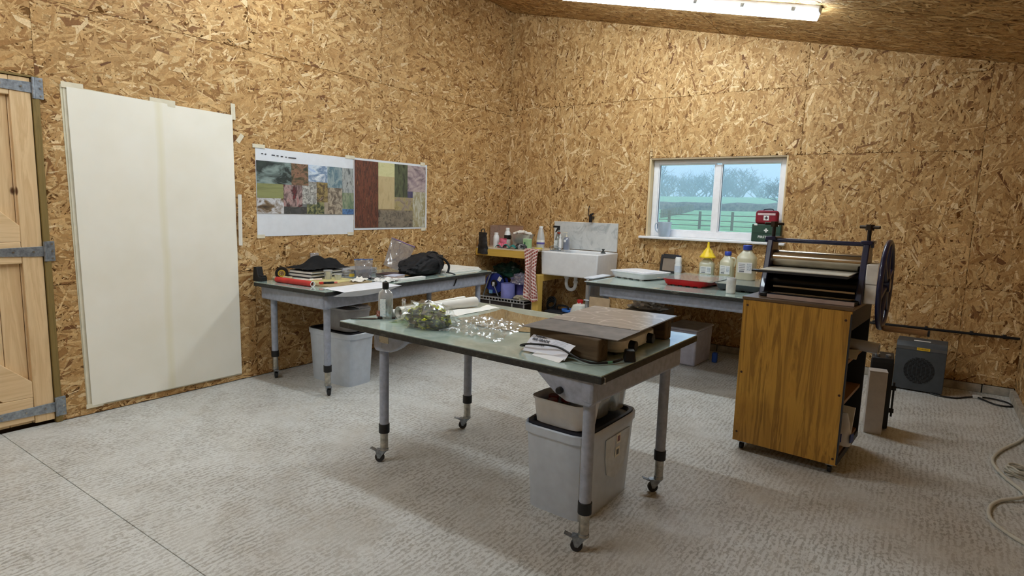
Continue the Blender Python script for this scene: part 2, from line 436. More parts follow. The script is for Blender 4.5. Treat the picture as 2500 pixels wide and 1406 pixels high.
for y0, y1 in ((YF, -5.282), (-5.282, -2.591), (-2.591, .0)):
    MB().prism([(-.02, y0+.0015), (RX, y0+.0015), (RX, y1-.0015), (-.02, y1-.0015)], -.031, 0, 'XY').build('concrete_slab', FLOOR, fl, bev=.002, smooth=0)
# --- low concrete kerb under the back and right walls, cast in lengths
KERB = mat('kerb_concrete', (168, 160, 146), .85, var=.16, scale=16, bump=.3)
ke = struct(MB().box((RX/2, .03, .03), (RX, .02, .06)).build('baseboard_back', DARKC))
xs = [1.62, 2.45, 2.78, 3.21, 4.24, 5.02, RX]
for a, b in zip([0]+xs[:-1], xs): MB().box(((a+b)/2, .005, .035), (b-a-.008, .03, .07)).build('kerb_block', KERB, ke, bev=.004)
kr = struct(MB().box((RX+.03, YF/2, .03), (.02, -YF, .06)).build('baseboard_right', DARKC))
for i in range(8): MB().box((RX-.008, -.03-1.1*i-.55, .035), (.055, 1.09, .07)).build('kerb_block', KERB, kr, bev=.004)

# --- window
win = room_empty('window_1'); win.location = ((WX0+WX1)/2, .1, WZ0)
def wpart(b, name, m, parent=win, bev=.004, loc=(0, 0, 0)):
    o = b.build(name, m, parent, bev=bev); o.location = Vector(loc)-Vector(((WX0+WX1)/2, .1, WZ0)) if parent == win else loc
    return o
LINING = wood('pale_lining_wood', (206, 178, 132), (226, 204, 164), 2, 26)
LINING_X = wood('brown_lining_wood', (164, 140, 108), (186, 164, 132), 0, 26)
wpart(MB().box((WX0+.012, .09, (WZ0+WZ1)/2), (.024, .18, WZ1-WZ0)), 'reveal_board', LINING)
wpart(MB().box((WX1-.008, .09, (WZ0+WZ1)/2), (.016, .18, WZ1-WZ0)), 'reveal_board', LINING)
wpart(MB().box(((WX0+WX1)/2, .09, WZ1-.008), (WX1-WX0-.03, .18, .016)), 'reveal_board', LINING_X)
fx0, fx1, fz0, fz1, fy = WX0+.026, WX1-.016, WZ0+.002, WZ1-.018, .115
fr = MB()
for c, d in (((fx0+.028, fy, (fz0+fz1)/2), (.056, .07, fz1-fz0)), ((fx1-.028, fy, (fz0+fz1)/2), (.056, .07, fz1-fz0)),
             (((fx0+fx1)/2, fy, fz1-.02), (fx1-fx0-.11, .07, .04)), (((fx0+fx1)/2, fy, fz0+.035), (fx1-fx0-.11, .07, .07))): fr.box(c, d)
wpart(fr, 'window_frame', PVC)
mid = 2.635
wpart(MB().box((mid, fy, (fz0+fz1)/2), (.062, .066, fz1-fz0-.11)), 'mullion', PVC)
GLASS = clear('window_glass', (248, 252, 252), .0, .03, .0)
GASKET = mat('blue_black_gasket', (34, 44, 70), .5)
for a, b in ((fx0+.056, mid-.031), (mid+.031, fx1-.056)):
    s_ = MB(); z0, z1 = fz0+.07, fz1-.04
    s_.box((a+.006, fy+.004, (z0+z1)/2), (.012, .05, z1-z0)); s_.box((b-.006, fy+.004, (z0+z1)/2), (.012, .05, z1-z0))
    s_.box(((a+b)/2, fy+.004, z0+.006), (b-a-.024, .05, .012)); s_.box(((a+b)/2, fy+.004, z1-.006), (b-a-.024, .05, .012))
    so = wpart(s_, 'sash', PVC, bev=.002)
    wpart(MB().box(((a+b)/2, fy+.004, (z0+z1)/2), (b-a-.02, .006, z1-z0-.02)), 'pane', GLASS, bev=0)
    wpart(MB().box((a+.0135, fy-.012, (z0+z1)/2), (.003, .012, z1-z0-.024)), 'gasket', GASKET, bev=0)
wpart(MB().box(((1.841+3.366)/2, .012, WZ0-.012), (3.366-1.841, .15, .028)), 'window_sill', PVC, bev=.008)

# --- ledged and braced plank door in the left wall (hinge side towards the window wall)
DW = wood('new_pine', (205, 170, 122), (227, 197, 152), 2, 20, knots=True)
DWY = wood('new_pine_rail', (210, 176, 126), (230, 200, 156), 1, 20)
JAMB = wood('treated_green_timber', (112, 92, 44), (134, 112, 60), 2, 26)
do = room_empty('door_1'); do.location = (0, -5.55, 0)
def dpart(b, name, m, parent=do, bev=.004):
    o = b.build(name, m, parent, bev=bev)
    if parent == do: o.location = (0, 5.55, 0)
    return o
DY0, DY1, DZ0, DZ1 = -6.05, -5.012, .025, 2.142
y = DY1
n = 0
while y > DY0+.02:                                   # upright boards
    y1 = max(DY0, y-.112); dpart(MB().box((-.030, (y+y1)/2, (DZ0+DZ1)/2), (.018, y-y1-.003, DZ1-DZ0)), 'plank', DW, bev=.003); y = y1
dpart(MB().box((-.008, DY1-.052, (DZ0+DZ1)/2), (.026, .104, DZ1-DZ0)), 'stile', DW)
dpart(MB().box((-.008, DY0+.052, (DZ0+DZ1)/2), (.026, .104, DZ1-DZ0)), 'stile', DW)
for z0, z1 in ((2.03, DZ1), (1.035, 1.165), (.045, .195)): dpart(MB().box((-.008, (DY0+DY1)/2, (z0+z1)/2), (.025, DY1-DY0-.212, z1-z0)), 'ledge', DWY)
for z0, z1 in ((1.165, 2.03), (.195, 1.035)):         # braces rise away from the hinges
    yh = DY1-.104; yl = DY0+.104; wv = .15
    dpart(MB().prism([(yh, z0), (yh-wv, z0), (yl, z1-.08), (yl, z1), (yl+.05, z1), (yh, z0+.10)], -.020, .004, 'YZ'), 'brace', DWY)
dpart(MB().box((-.012, -4.990, 1.07), (.05, .036, 2.14)), 'jamb', JAMB)
dpart(MB().box((-.012, (DY0-4.97)/2, 2.151), (.05, 1.08, .012)), 'head_jamb', JAMB, bev=.001)
dpart(MB().box((-.012, DY0-.02, 1.07), (.05, .036, 2.14)), 'jamb', JAMB)
dpart(MB().box((-.06, -5.55, 1.08), (.02, 1.3, 2.2)), 'backing', STUD)
for z in (2.087, 1.105, .105):
    h = dpart(MB().prism([(-4.998, z-.032), (-4.998, z+.032), (-5.60, z+.012), (-5.60, z-.012)], .006, .011, 'YZ'), 'strap_hinge', ZINC, bev=.001)
    MB().box((.010, -4.972, z), (.009, .042, .125)).build('hinge_plate', ZINC, h, bev=.001)
    MB().cyl((.013, -5.001, z-.062), (.013, -5.001, z+.062), .009, n=12).build('hinge_pin', ZINC, h)
    bo = MB()
    for yy, zz in ((-4.965, z+.045), (-4.965, z), (-4.965, z-.045), (-5.06, z), (-5.16, z), (-5.28, z)): bo.cyl((.009, yy, zz), (.017, yy, zz), .006, n=8)
    bo.build('bolt', CHROME, h)

# --- black water pipe clipped along the back wall
pi_ = thing('wall_pipe', 'thin black pipe clipped along back wall above grey fan heater', 'pipe', (4.6, -.03, .5))
MB().tube([(-.75, 0, 0), (.62, 0, .004)], .011, 10).build('pipe', BLACKM, pi_)
for x in (-.42, -.02, .30, .52): MB().box((x, .012, .006), (.022, .034, .034)).build('clip', BLACK, pi_, bev=.004)

# ---------------------------------------------------------------- fluorescent battens under the ceiling
DIFF = None
def batten(x0, x1, y, label):
    global DIFF
    sl = math.atan(.231); Lb = (x1-x0)/math.cos(sl); xm = (x0+x1)/2
    t = thing('batten_light', label, 'ceiling light', (xm, y, ceil_z(xm)-.002), group='ceiling battens')
    t.rotation_euler = (0, sl, 0)
    if DIFF is None:
        g = NT('lit_diffuser'); g.b.inputs['Base Color'].default_value = (.9, .9, .9, 1)
        f, _ = g.noise(g.coord(), 3, 1)
        g.l(g.ramp(f, [(0, (.80, .915, 1.0)), (1, (.81, .92, 1.0))]), g.b.inputs['Emission Color']); g.b.inputs['Emission Strength'].default_value = TUBE
        DIFF = g.m
    MB().box((0, 0, -.025), (Lb, .085, .05)).build('housing', mat('batten_grey', (150, 150, 150), .5), t, bev=.008)
    pr = [(.055*math.cos(a), -.05-.052*math.sin(a)) for a in [PI*i/10 for i in range(11)]]
    MB().prism(pr, -Lb/2+.01, Lb/2-.012, 'YZ').build('diffuser', DIFF, t)
    for x in (-Lb*.42, -Lb*.25, -Lb*.08, Lb*.08, Lb*.25, Lb*.42):
        for s_ in (-1, 1): MB().box((x, s_*.056, -.045), (.03, .008, .03)).build('clip', ZINC, t, bev=.002)
    return t
batten(1.45, 3.69, -1.23, 'lit fluorescent batten on sloping ceiling above the window wall')
batten(0.50, 2.60, -3.62, 'lit fluorescent batten on ceiling over the near glass-topped table')
batten(0.70, 2.94, -6.20, 'lit fluorescent batten on ceiling behind the viewpoint')

# ---------------------------------------------------------------- outside the window
def hill(y): # ground height with distance
    pts = [(.3, -.25), (12, -.15), (38, .45), (70, 1.75), (80, 2.2), (150, 6.0), (230, 8.0), (420, 9.0)]
    for (a, za), (b, zb) in zip(pts, pts[1:]):
        if y <= b: return za+(zb-za)*(y-a)/(b-a)
    return pts[-1][1]
GRASS = mat('winter_grass', (158, 194, 128), .9, var=.14, scale=1.2)
ysx = [.4, 3, 8, 14, 20, 26, 32, 38, 46, 54, 62, 70, 76, 82, 95, 110, 130, 150, 175, 205, 230, 300, 420]
fi = MB().grid(33, len(ysx), lambda u, v: ((u-.5)*700-60, ysx[int(round(v*(len(ysx)-1)))], hill(ysx[int(round(v*(len(ysx)-1)))])+.3*nz(u*9, v*7)*min(1, ysx[int(round(v*(len(ysx)-1)))]/40))).build('field', GRASS)
fi['kind'] = 'structure'
FENCE = mat('weathered_fence_timber', (140, 126, 104), .85, var=.15)
def ground_at(x, y): return hill(y)
fe = thing('field_fence', 'post and rail timber fence crossing the green field outside window', 'fence', (-8.72, 36, hill(36)))
for i in range(14):
    x = -11.15+i*2.23; MB().box((x, 0, .60), (.15, .15, 1.28)).build('post', FENCE, fe)
for z in (.25, .60, .98): MB().box((2.9, -.09, z), (30, .03, .06)).build('rail', FENCE, fe)
f2 = thing('paddock_fence', 'pale picket fence running away across field, seen in left pane', 'fence', (-16.85, 50, hill(50)))
for i in range(20):
    px_, py_ = -.18*i, 1.05*i; h = .85
    MB().box((px_, py_, hill(50+py_)-hill(50)+h/2), (.16, .16, h)).build('post', FENCE, f2)
for dz in (.38, .72):
    MB().tube([(-.18*i, 1.05*i, hill(50+1.05*i)-hill(50)+dz) for i in range(20)], .03, 5).build('rail', FENCE, f2)
HEDGE = mat('bare_hedge', (120, 108, 92), .95, var=.3, scale=2.5)
def hedge(x0, x1, y, h, label, seed):
    n = int((x1-x0)/1.6); b = MB()
    def fn(u, v):
        x = x0+(x1-x0)*u; a = PI*v; bump = 1+.22*nz(x*.55, v*3, seed)+.12*nz(x*1.7, v*6, seed)
        return (x, y+1.0*math.cos(a)*bump, hill(y)-.2+h*math.sin(a)**.6*bump)
    o = b.grid(n, 9, fn).build('hedge', HEDGE); tag(o, label, 'hedge')
hedge(-60, 25, 74, 1.25, 'low bare hedge across the middle of the field outside window', 3)
BARK = mat('bare_winter_branches', (92, 84, 78), .95, var=.15)
def tree_mesh(seed, H, levels=5, spread=.55):
    rnd = random.Random(seed); b = MB()
    def grow(p, d, L, r, lv):
        q = p+d*L*.5+Vector((rnd.uniform(-1, 1), rnd.uniform(-1, 1), 0))*L*.05; e = p+d*L
        b.tube([p, q, e], r, 5 if lv > 2 else 3, rad=[r, r*.85, r*.68])
        if lv == 0: return
        kids = 4 if lv >= levels-1 else 3
        for i in range(kids):
            ax = Vector((rnd.uniform(-1, 1), rnd.uniform(-1, 1), rnd.uniform(-.25, .6))).normalized()
            nd = (d*(1-spread)+ax*spread*1.25+Vector((0, 0, .12))).normalized()
            grow(p+d*L*rnd.uniform(.55, 1.0), nd, L*rnd.uniform(.62, .82), r*.62, lv-1)
    grow(Vector((0, 0, -.3)), Vector((rnd.uniform(-.05, .05), 0, 1)).normalized(), H*.30, H*.022, levels)
    me = b.mesh('bare_tree', 0); me.materials.append(BARK); return me
TREES = [tree_mesh(s, 1.0, 5, sp) for s, sp in ((3, .5), (8, .56), (14, .6), (21, .5))]
def tree(x, y, H, kind, rz, label, group=None):
    o = bpy.data.objects.new('bare_tree', TREES[kind]); COL.objects.link(o); o.location = (x, y, hill(y)); o.scale = (H, H, H); o.rotation_euler = (0, 0, rz)
    tag(o, label, 'tree', group)
WOOD = 'misty bare tree of the dense woodland edge seen in left pane'
rr = random.Random(5)
for y, x0, n in ((150, -67, 3), (166, -76, 4), (183, -82, 4), (200, -90, 5)):
    for i in range(n): tree(x0+i*12.5+rr.uniform(-1, 1), y, rr.uniform(17, 20), (i+int(y)) % 4, rr.uniform(0, 6), WOOD, 'woodland edge')
tree(-38.6, 152, 8.6, 0, 2.0, 'taller bare tree beside the window mullion in right pane')
tree(-34.6, 146, 7.0, 1, 1.0, 'rounded bare tree right of the taller one in right pane')
tree(-31.0, 158, 3.6, 3, .4, 'low bare bush in the gap between trees in right pane')
tree(-26.3, 140, 8.0, 3, 2.6, 'wide bare tree left of the large branching one in right pane')
tree(-15.6, 104, 10.5, 2, .6, 'large branching bare tree at the right edge of window view')
# winter mist over the fields
mi = bpy.data.materials.new('winter_mist'); mi.use_nodes = True; nt = mi.node_tree; nt.nodes.remove(nt.nodes['Principled BSDF'])
vs_ = nt.nodes.new('ShaderNodeVolumeScatter'); vs_.inputs['Color'].default_value = (.86, .93, 1, 1); vs_.inputs['Density'].default_value = .0058; nt.links.new(vs_.outputs[0], nt.nodes['Material Output'].inputs['Volume'])
mist = MB().box((-40, 135, 5), (300, 250, 26)).build('mist', mi); mist['kind'] = 'structure'

# ================================================================ TABLES
def glass_mat():
    g = NT('green_glass_over_paint')
    P = g.coord()
    f, _ = g.noise(P, 6, 5, .65, dist=.8); f2, _ = g.noise(P, 45, 4, .6)
    c = g.ramp(f, [(.3, (150, 170, 161)), (.55, (174, 192, 184)), (.75, (194, 209, 201))])
    g.l(g.mix(g.math('MULTIPLY', f2, .3), c, (156, 174, 166)), g.b.inputs['Base Color'])
    g.l(g.ramp(f2, [(.35, (.05, .05, .05)), (.75, (.17, .17, .17))]), g.b.inputs['Roughness'])
    g.b.inputs['Specular IOR Level'].default_value = .6; g.b.inputs['Coat Weight'].default_value = .4; g.b.inputs['Coat Roughness'].default_value = .04
    return g.m
GLASSTOP = glass_mat()
def edge_mat():
    g = NT('scuffed_black_edge'); P = g.coord()
    f, _ = g.noise(P, 60, 5, .7); f2, _ = g.noise(g.mapping(P, scale=(4, 4, 1)), 22, 4, .7)
    c = g.ramp(f, [(.35, (24, 25, 24)), (.6, (48, 48, 44)), (.8, (96, 98, 90))])
    g.l(g.mix(g.ramp(f2, [(.6, (0, 0, 0)), (.72, (1, 1, 1))]), c, (112, 110, 98)), g.b.inputs['Base Color']); g.b.inputs['Roughness'].default_value = .55
    return g.m
EDGE = edge_mat()
def caster(parent, x, y, ang, h=.075):
    """swivel castor: plate, fork, brake tread, wheel"""
    c = MB()
    d = Vector((math.cos(ang), math.sin(ang), 0)); s_ = Vector((-d.y, d.x, 0)); off = d*.028
    c.cyl((x, y, h-.004), (x, y, h+.012), .024, n=14)
    c.box((x+d.x*.018, y+d.y*.018, h-.006), (.064, .036, .006), rz=ang)
    for sd in (-1, 1):
        q = Vector((x, y, 0))+s_*sd*.016
        P0 = q-d*.012+Vector((0, 0, h-.006)); P1 = q+d*.048+Vector((0, 0, h-.006)); P2 = q+d*.034+Vector((0, 0, .024)); P3 = q+d*.020+Vector((0, 0, .024))
        t = s_*.0015
        c.add([P0-t, P1-t, P2-t, P3-t, P0+t, P1+t, P2+t, P3+t], [(0, 1, 2, 3), (7, 6, 5, 4), (0, 4, 5, 1), (1, 5, 6, 2), (2, 6, 7, 3), (3, 7, 4, 0)])
    c.box((x+d.x*.062, y+d.y*.062, h-.006), (.045, .026, .004), rz=ang, ry=-.35)
    o = c.build('caster', ZINC, parent)
    w_ = Vector((x, y, .027))+off
    MB().cyl(w_-s_*.011, w_+s_*.011, .0265, n=18).build('wheel', mat('castor_rubber', (46, 46, 48), .6), o, bev=.003)
    return o
def leg(parent, x, y, ztop, r=.026, zc=.205):
    o = MB().cyl((x, y, zc), (x, y, ztop), r, n=20).build('leg', GREYP, parent)
    MB().cyl((x, y, zc-.028), (x, y, zc+.024), r*1.17, n=20).build('collar', BLACK, o, bev=.002)
    MB().lathe([(r*.86, .080), (r*.86, zc-.02)], 18, (x, y, 0)).build('stem', CHROME, o)
    MB().cyl((x, y, .074), (x, y, .084), r*.95, n=16).build('foot_ring', CHROME, o)
    return o
def top(parent, c, rz, L, W, z, t=.030):
    """board with taped black edge and a sheet of glass on it"""
    MB().box((0, 0, 0), (L, W, t-.006)).build('table_board', EDGE, parent, (c[0], c[1], z-.006-(t-.006)/2), (0, 0, rz), bev=.003)
    return MB().box((0, 0, 0), (L-.004, W-.004, .006)).build('glass_top', GLASSTOP, parent, (c[0], c[1], z-.003), (0, 0, rz), bev=.0015)
def rail(parent, p, q, z0, z1, t=.035, name='frame_rail', both=0.0):
    p = Vector((*p, 0)); q = Vector((*q, 0)); d = (q-p); L = d.length+2*both; a = math.atan2(d.y, d.x); m = (p+q)/2
    return MB().box((0, 0, 0), (L, t, z1-z0)).build(name, GREYP, parent, (m.x, m.y, (z0+z1)/2), (0, 0, a), bev=.014, seg=3)

# --- near table
TF = .802
tf = thing('work_table', 'near glass-topped work table on four castor legs in mid room', 'table', (2.69, -3.725, 0))
def R2(p, o=(2.69, -3.725)): return (p[0]-o[0], p[1]-o[1])
top(tf, (0, 0), math.radians(-2.0), 1.65, 1.085, TF, .036)
LN = {'nl': (2.088, -4.128), 'fl': (2.124, -3.427), 'nr': (3.419, -4.237), 'fr': (3.470, -3.50)}
for k_, p in LN.items():
    q = R2(p); leg(tf, q[0], q[1], .70); caster(tf, q[0], q[1], math.radians(200 if k_[0] == 'n' else 215))
zf = TF-.036
for a, b in (('nl', 'fl'), ('nr', 'fr')):
    pa, pb = R2(LN[a]), R2(LN[b]); d = Vector((pb[0]-pa[0], pb[1]-pa[1])).normalized()
    rail(tf, (pa[0]-d.x*.045, pa[1]-d.y*.045), (pb[0]+d.x*.10, pb[1]+d.y*.10), .665, zf, .075)
for key, sg in (('nl', 1), ('nr', -1)):       # tapered side brackets along the near edge
    x, y_ = R2(LN[key]); yb = y_-.040
    poly = [(x-sg*.036, zf), (x+sg*.24, zf), (x+sg*.15, .690), (x+sg*.09, .660), (x-sg*.02, .655), (x-sg*.036, .67)]
    MB().prism(poly, yb-.004, yb+.05, 'XZ').build('side_bracket', GREYP, tf, bev=.006)
x, y_ = R2(LN['nr'])
MB().cyl((x-.115, y_-.044, .705), (x-.115, y_-.066, .705), .015, n=16).build('clamp_knob', BLACK, tf, bev=.003)
x, y_ = R2(LN['nl'])
MB().box((x+.045, y_-.0455, .725), (.07, .002, .036)).build('rating_label', printed('rating_plate', [(150, 146, 128), (206, 200, 178), (196, 188, 164)], 60, seed=4), tf)
MB().box((.80, -.553, TF-.022), (.03, .003, .026), rz=math.radians(-2)).build('corner_bracket', CHROME, tf, bev=.001)
rail(tf, R2((2.10, -3.32)), R2((3.45, -3.40)), .70, zf, .04)

# --- table along the left wall
TL_ = .810
rzL = math.radians(92.2)
tl = thing('work_table', 'cluttered grey-legged work table standing along the left wall', 'table', (.475, -2.57, 0))
oL = (.475, -2.57)
top(tl, (0, 0), rzL, 2.15, .85, TL_, .034)
for k_, p in (('a', (.848, -3.54)), ('b', (.150, -3.52)), ('c', (.79, -1.62)), ('d', (.12, -1.62))):
    q = R2(p, oL); leg(tl, q[0], q[1], .70); caster(tl, q[0], q[1], math.radians(-25))
rail(tl, R2((.10, -3.565), oL), R2((.865, -3.575), oL), .665, TL_-.034, .05, 'end_rail', .02)
rail(tl, R2((.883, -3.56), oL), R2((.815, -1.58), oL), .672, TL_-.034, .045, 'side_rail', .03)
rail(tl, R2((.08, -3.52), oL), R2((.06, -1.58), oL), .69, TL_-.034, .035, 'side_rail')
# --- table under the window
TR_ = .802
rzR = math.radians(-1.0)
tr_ = thing('work_table', 'glass-topped work table under the window, holding photo trays', 'table', (2.74, -.80, 0))
oR = (2.74, -.80)
top(tr_, (0, 0), rzR, 1.55, 1.40, TR_, .034)
for p in ((2.10, -1.36), (3.40, -1.38), (2.10, -.20), (3.40, -.20)): q = R2(p, oR); leg(tr_, q[0], q[1], .70); caster(tr_, q[0], q[1], .5)
rail(tr_, R2((2.06, -1.40), oR), R2((3.45, -1.425), oR), .668, TR_-.034, .05, 'front_rail')
rail(tr_, R2((2.075, -1.36), oR), R2((2.075, -.2), oR), .69, TR_-.034, .04, 'end_rail')

# ================================================================ PAPER AND POSTERS ON THE LEFT WALL
big = thing('drawing_paper', 'tall blank sheets of white paper taped to wall beside door', 'paper', (.004, -4.29, .05))
def wall_sheet(name, corners, x, m, parent, buckle=.0, t=.0012, nu=14, nv=22, seed=0):
    """sheet on the left wall; corners (y,z): bl, br, tr, tl"""
    bl, br, tr, tl2 = corners; o = parent.location if parent else Vector((0, 0, 0))
    def fn(u, v):
        y = (bl[0]*(1-u)+br[0]*u)*(1-v)+(tl2[0]*(1-u)+tr[0]*u)*v; z = (bl[1]*(1-u)+br[1]*u)*(1-v)+(tl2[1]*(1-u)+tr[1]*u)*v
        d = buckle*(.5+.5*nz(u*2.2, v*3.1, seed)+.35*nz(u*5, v*6, seed+3))
        return (x+max(0, d)-o.x, y-o.y, z-o.z)
    return MB().sheet(nu, nv, fn, t).build(name, m, parent)
def paper_mat():
    g = NT('creamy_drawing_paper'); P = g.coord()
    f, _ = g.noise(P, 3, 3); s = g.n('ShaderNodeSeparateXYZ'); g.l(P, s.inputs[0])
    wob, _ = g.noise(P, 1.6, 2)
    band = g.math('ABSOLUTE', g.math('ADD', s.outputs[1], g.math('MULTIPLY', g.math('SUBTRACT', wob, .5), .06)))
    k = g.ramp(band, [(.0, (.55, .55, .55)), (.018, (.35, .35, .35)), (.034, (0, 0, 0))])
    c = g.ramp(f, [(.3, (238, 234, 219)), (.7, (244, 241, 229))])
    g.l(g.mix(k, c, (230, 224, 192)), g.b.inputs['Base Color']); g.b.inputs['Roughness'].default_value = .85
    return g.m
OLDP = mat('yellowed_paper', (218, 212, 186), .85, var=.04)
wall_sheet('back_sheet', [(-4.832, .048), (-3.742, .05), (-3.742, 2.09), (-4.862, 2.135)], .004, OLDP, big, .002)
wall_sheet('back_sheet', [(-4.828, .056), (-3.735, .045), (-3.745, 2.10), (-4.848, 2.128)], .008, mat('cream_paper', (228, 222, 200), .85, var=.03), big, .002, seed=2)
wall_sheet('front_sheet', [(-4.806, .062), (-3.738, .058), (-3.752, 2.103), (-4.832, 2.124)], .013, paper_mat(), big, .010, seed=5, nu=24, nv=36)
MB().sheet(6, 14, lambda u, v: (.022+.02*math.sin(PI*u)+.008*v, .555+.03*u, 1.05+.40*v), .001).build('folded_flap', PAPER, big)
def tape(parent, y, z, wy, wz, rot=0, x=.016, name='tape_strip'):
    o = parent.location
    return MB().box((0, 0, 0), (.0012, wy, wz)).build(name, MASK_TAPE, parent, (x-o.x, y-o.y, z-o.z), (rot, 0, 0))
tape(big, -4.26, 2.118, .17, .045, -.02); tape(big, -3.742, 2.13, .035, .12, .02); tape(big, -4.80, 2.135, .12, .035, 0)
tape(big, -4.79, .062, .10, .03, 0)
ts = MB().box((0, 0, 0), (.0012, .034, .075)).build('tape_strip', MASK_TAPE, None, (.0045, -3.685, 1.935), (-.6, 0, 0)); tag(ts, 'loose scrap of masking tape on wall between blank paper and posters', 'tape')

SHEETW = mat('poster_stock', (226, 231, 238), .55, var=.015)
def poster(name, label, y0, y1, z0, z1, dz0=0, dz1=0):
    """poster with an outer margin; z edges may tilt a little"""
    t = thing(name, label, 'poster', (.004, (y0+y1)/2, z0))
    wall_sheet('poster_sheet', [(y0, z0), (y1, z0+dz0), (y1, z1+dz1), (y0, z1)], .005, SHEETW, t, .003, nu=10, nv=10)
    return t
def pic(t, y0, y1, z0, z1, m, x=.0098, name='picture'):
    o = t.location
    return MB().box((0, 0, 0), (.0008, y1-y0, z1-z0)).build(name, m, t, (x-o.x, (y0+y1)/2-o.y, (z0+z1)/2-o.z))
po = poster('art_poster', 'white-margined poster of small collage pictures, left of its pair', -3.560, -2.560, 1.165, 1.882, .005, -.005)
A = lambda u: -3.556+u*.996                          # u 0..1 across, v 0..1 up the picture band
Bz = lambda v: 1.352+v*.428
def P_(u0, u1, v0, v1, name, cols, sc_=14, st=(1, 1, 1), seed=0): pic(po, A(u0), A(u1), Bz(v0), Bz(v1), printed('print_'+name, cols, sc_*1.5, st, 5, seed))
# one flat print per picture of the collage
P_(.0, .325, .575, 1, 'bronze', [(58, 70, 64), (36, 44, 42), (128, 146, 142), (150, 166, 164)], 9, (1, 2.6, 1), 1)
P_(.325, .495, .575, 1, 'undergrowth', [(44, 38, 30), (80, 76, 52), (146, 108, 86), (58, 58, 40)], 16, (1, 1.6, 1), 2)
P_(.495, .70, .66, 1, 'mountain_sky', [(62, 136, 214), (214, 226, 236), (96, 124, 160), (226, 234, 240)], 9, (1, 2.4, 1), 3)
P_(.70, .865, .56, 1, 'blue_grey', [(116, 138, 146), (150, 166, 168), (84, 116, 130), (188, 196, 196)], 12, (1, 1, 2), 4)
P_(.865, 1, .47, 1, 'grey_figures', [(40, 44, 44), (128, 134, 134), (176, 180, 178), (60, 66, 66)], 14, (1, .6, 2), 5)
P_(.0, .245, .30, .575, 'meadow', [(124, 130, 82), (142, 146, 96), (116, 120, 76)], 10, (1, 5, 1), 6)
P_(.245, .43, .145, .575, 'red_study', [(166, 60, 62), (58, 36, 38), (176, 150, 146), (150, 52, 56)], 11, (1, 1, 1.6), 7)
P_(.43, .58, .20, .575, 'line_drawing', [(206, 206, 200), (188, 188, 182), (110, 108, 104), (210, 210, 204)], 22, (1, 1, 1), 8)
P_(.58, .70, .25, .66, 'ochre', [(108, 88, 50), (160, 140, 90), (70, 56, 36), (176, 152, 140)], 15, (1, 1, 1), 9)
P_(.70, .865, .0, .56, 'stone_carving', [(140, 128, 110), (182, 170, 150), (96, 84, 72), (160, 150, 134)], 12, (1, 1, 1.4), 10)
P_(.865, 1, .12, .47, 'green_figure', [(52, 64, 58), (104, 126, 98), (150, 158, 130), (70, 84, 76)], 14, (1, .6, 2), 11)
P_(.0, .245, .0, .30, 'folded_cloth', [(44, 34, 26), (120, 100, 74), (210, 212, 216), (104, 84, 60)], 8, (1, 1.5, 1), 12)
P_(.245, .475, .0, .145, 'grey_still_life', [(84, 84, 82), (62, 62, 60), (130, 124, 116)], 12, (1, 2, 1), 13)
P_(.58, .66, .0, .25, 'yellow_flowers', [(44, 52, 42), (72, 80, 58), (150, 148, 100), (58, 66, 50)], 15, (1, 1, 1), 14)
P_(.495, .58, .575, .66, 'drawing_gap', [(196, 196, 190), (120, 118, 112), (206, 206, 200)], 22, (1, 1, 1), 31)
P_(.43, .475, .145, .20, 'grey_gap', [(100, 104, 104), (120, 124, 122)], 12, (1, 1, 1), 15)
P_(.475, .58, .0, .20, 'leaf_edge', [(44, 52, 42), (72, 80, 58), (150, 148, 100), (58, 66, 50)], 15, (1, 1, 1), 16)
P_(.66, .70, .0, .25, 'pale_strip', [(176, 164, 146), (150, 138, 120)], 12, (1, 1, 1), 17)
P_(.865, 1, .0, .12, 'blue_corner', [(40, 58, 92), (92, 132, 184), (30, 40, 60)], 12, (1, 1, 1), 18)
INK = mat('print_ink', (60, 62, 70), .6)
for i, (y, wv) in enumerate(((-3.50, .016), (-3.47, .014), (-3.40, .03), (-3.36, .02), (-3.32, .022), (-3.28, .016), (-3.22, .075))): pic(po, y-wv/2, y+wv/2, 1.832-.004*i*.5, 1.840-.004*i*.5, INK, .0098, 'heading_mark')
for y, z in ((-3.53, 1.165), (-2.60, 1.172), (-3.53, 1.892), (-2.60, 1.884)): tape(po, y, z, .11 if z > 1.5 else .07, .03, 0, .0102)
p2 = poster('art_poster', 'poster with brown patterned panel and tan pictures, right of its pair', -2.555, -1.548, 1.206, 1.885, .004, .003)
A2 = lambda u: -2.547+u*.975
B2 = lambda v: 1.226+v*.640
def Q_(u0, u1, v0, v1, name, cols, sc_=12, st=(1, 1, 1), seed=0): pic(p2, A2(u0), A2(u1), B2(v0), B2(v1), printed('print2_'+name, cols, sc_*1.4, st, 5, seed))
Q_(0, .305, 0, 1, 'brown_pattern', [(74, 40, 32), (122, 72, 52), (64, 36, 30), (158, 108, 76)], 20, (1, .45, 2.6), 21)
Q_(.305, .53, .79, 1, 'pale_green', [(202, 200, 146), (212, 208, 160), (190, 190, 134)], 10, (1, 2, 1), 22)
Q_(.305, .53, .29, .79, 'tan_drawing', [(186, 166, 122), (196, 178, 136), (166, 146, 106)], 7, (1, .6, 2), 23)
Q_(.53, .72, .48, 1, 'dark_green', [(32, 34, 32), (96, 102, 74), (72, 78, 60), (28, 30, 30)], 9, (1, .6, 2), 24)
Q_(.72, 1, .58, 1, 'mauve_folds', [(70, 62, 66), (146, 130, 136), (186, 170, 168), (96, 86, 92)], 8, (1, 1.6, 1), 25)
Q_(.53, .80, .27, .48, 'olive_stone', [(118, 102, 72), (150, 136, 122), (166, 152, 104), (92, 78, 58)], 9, (1, 1, 1), 26)
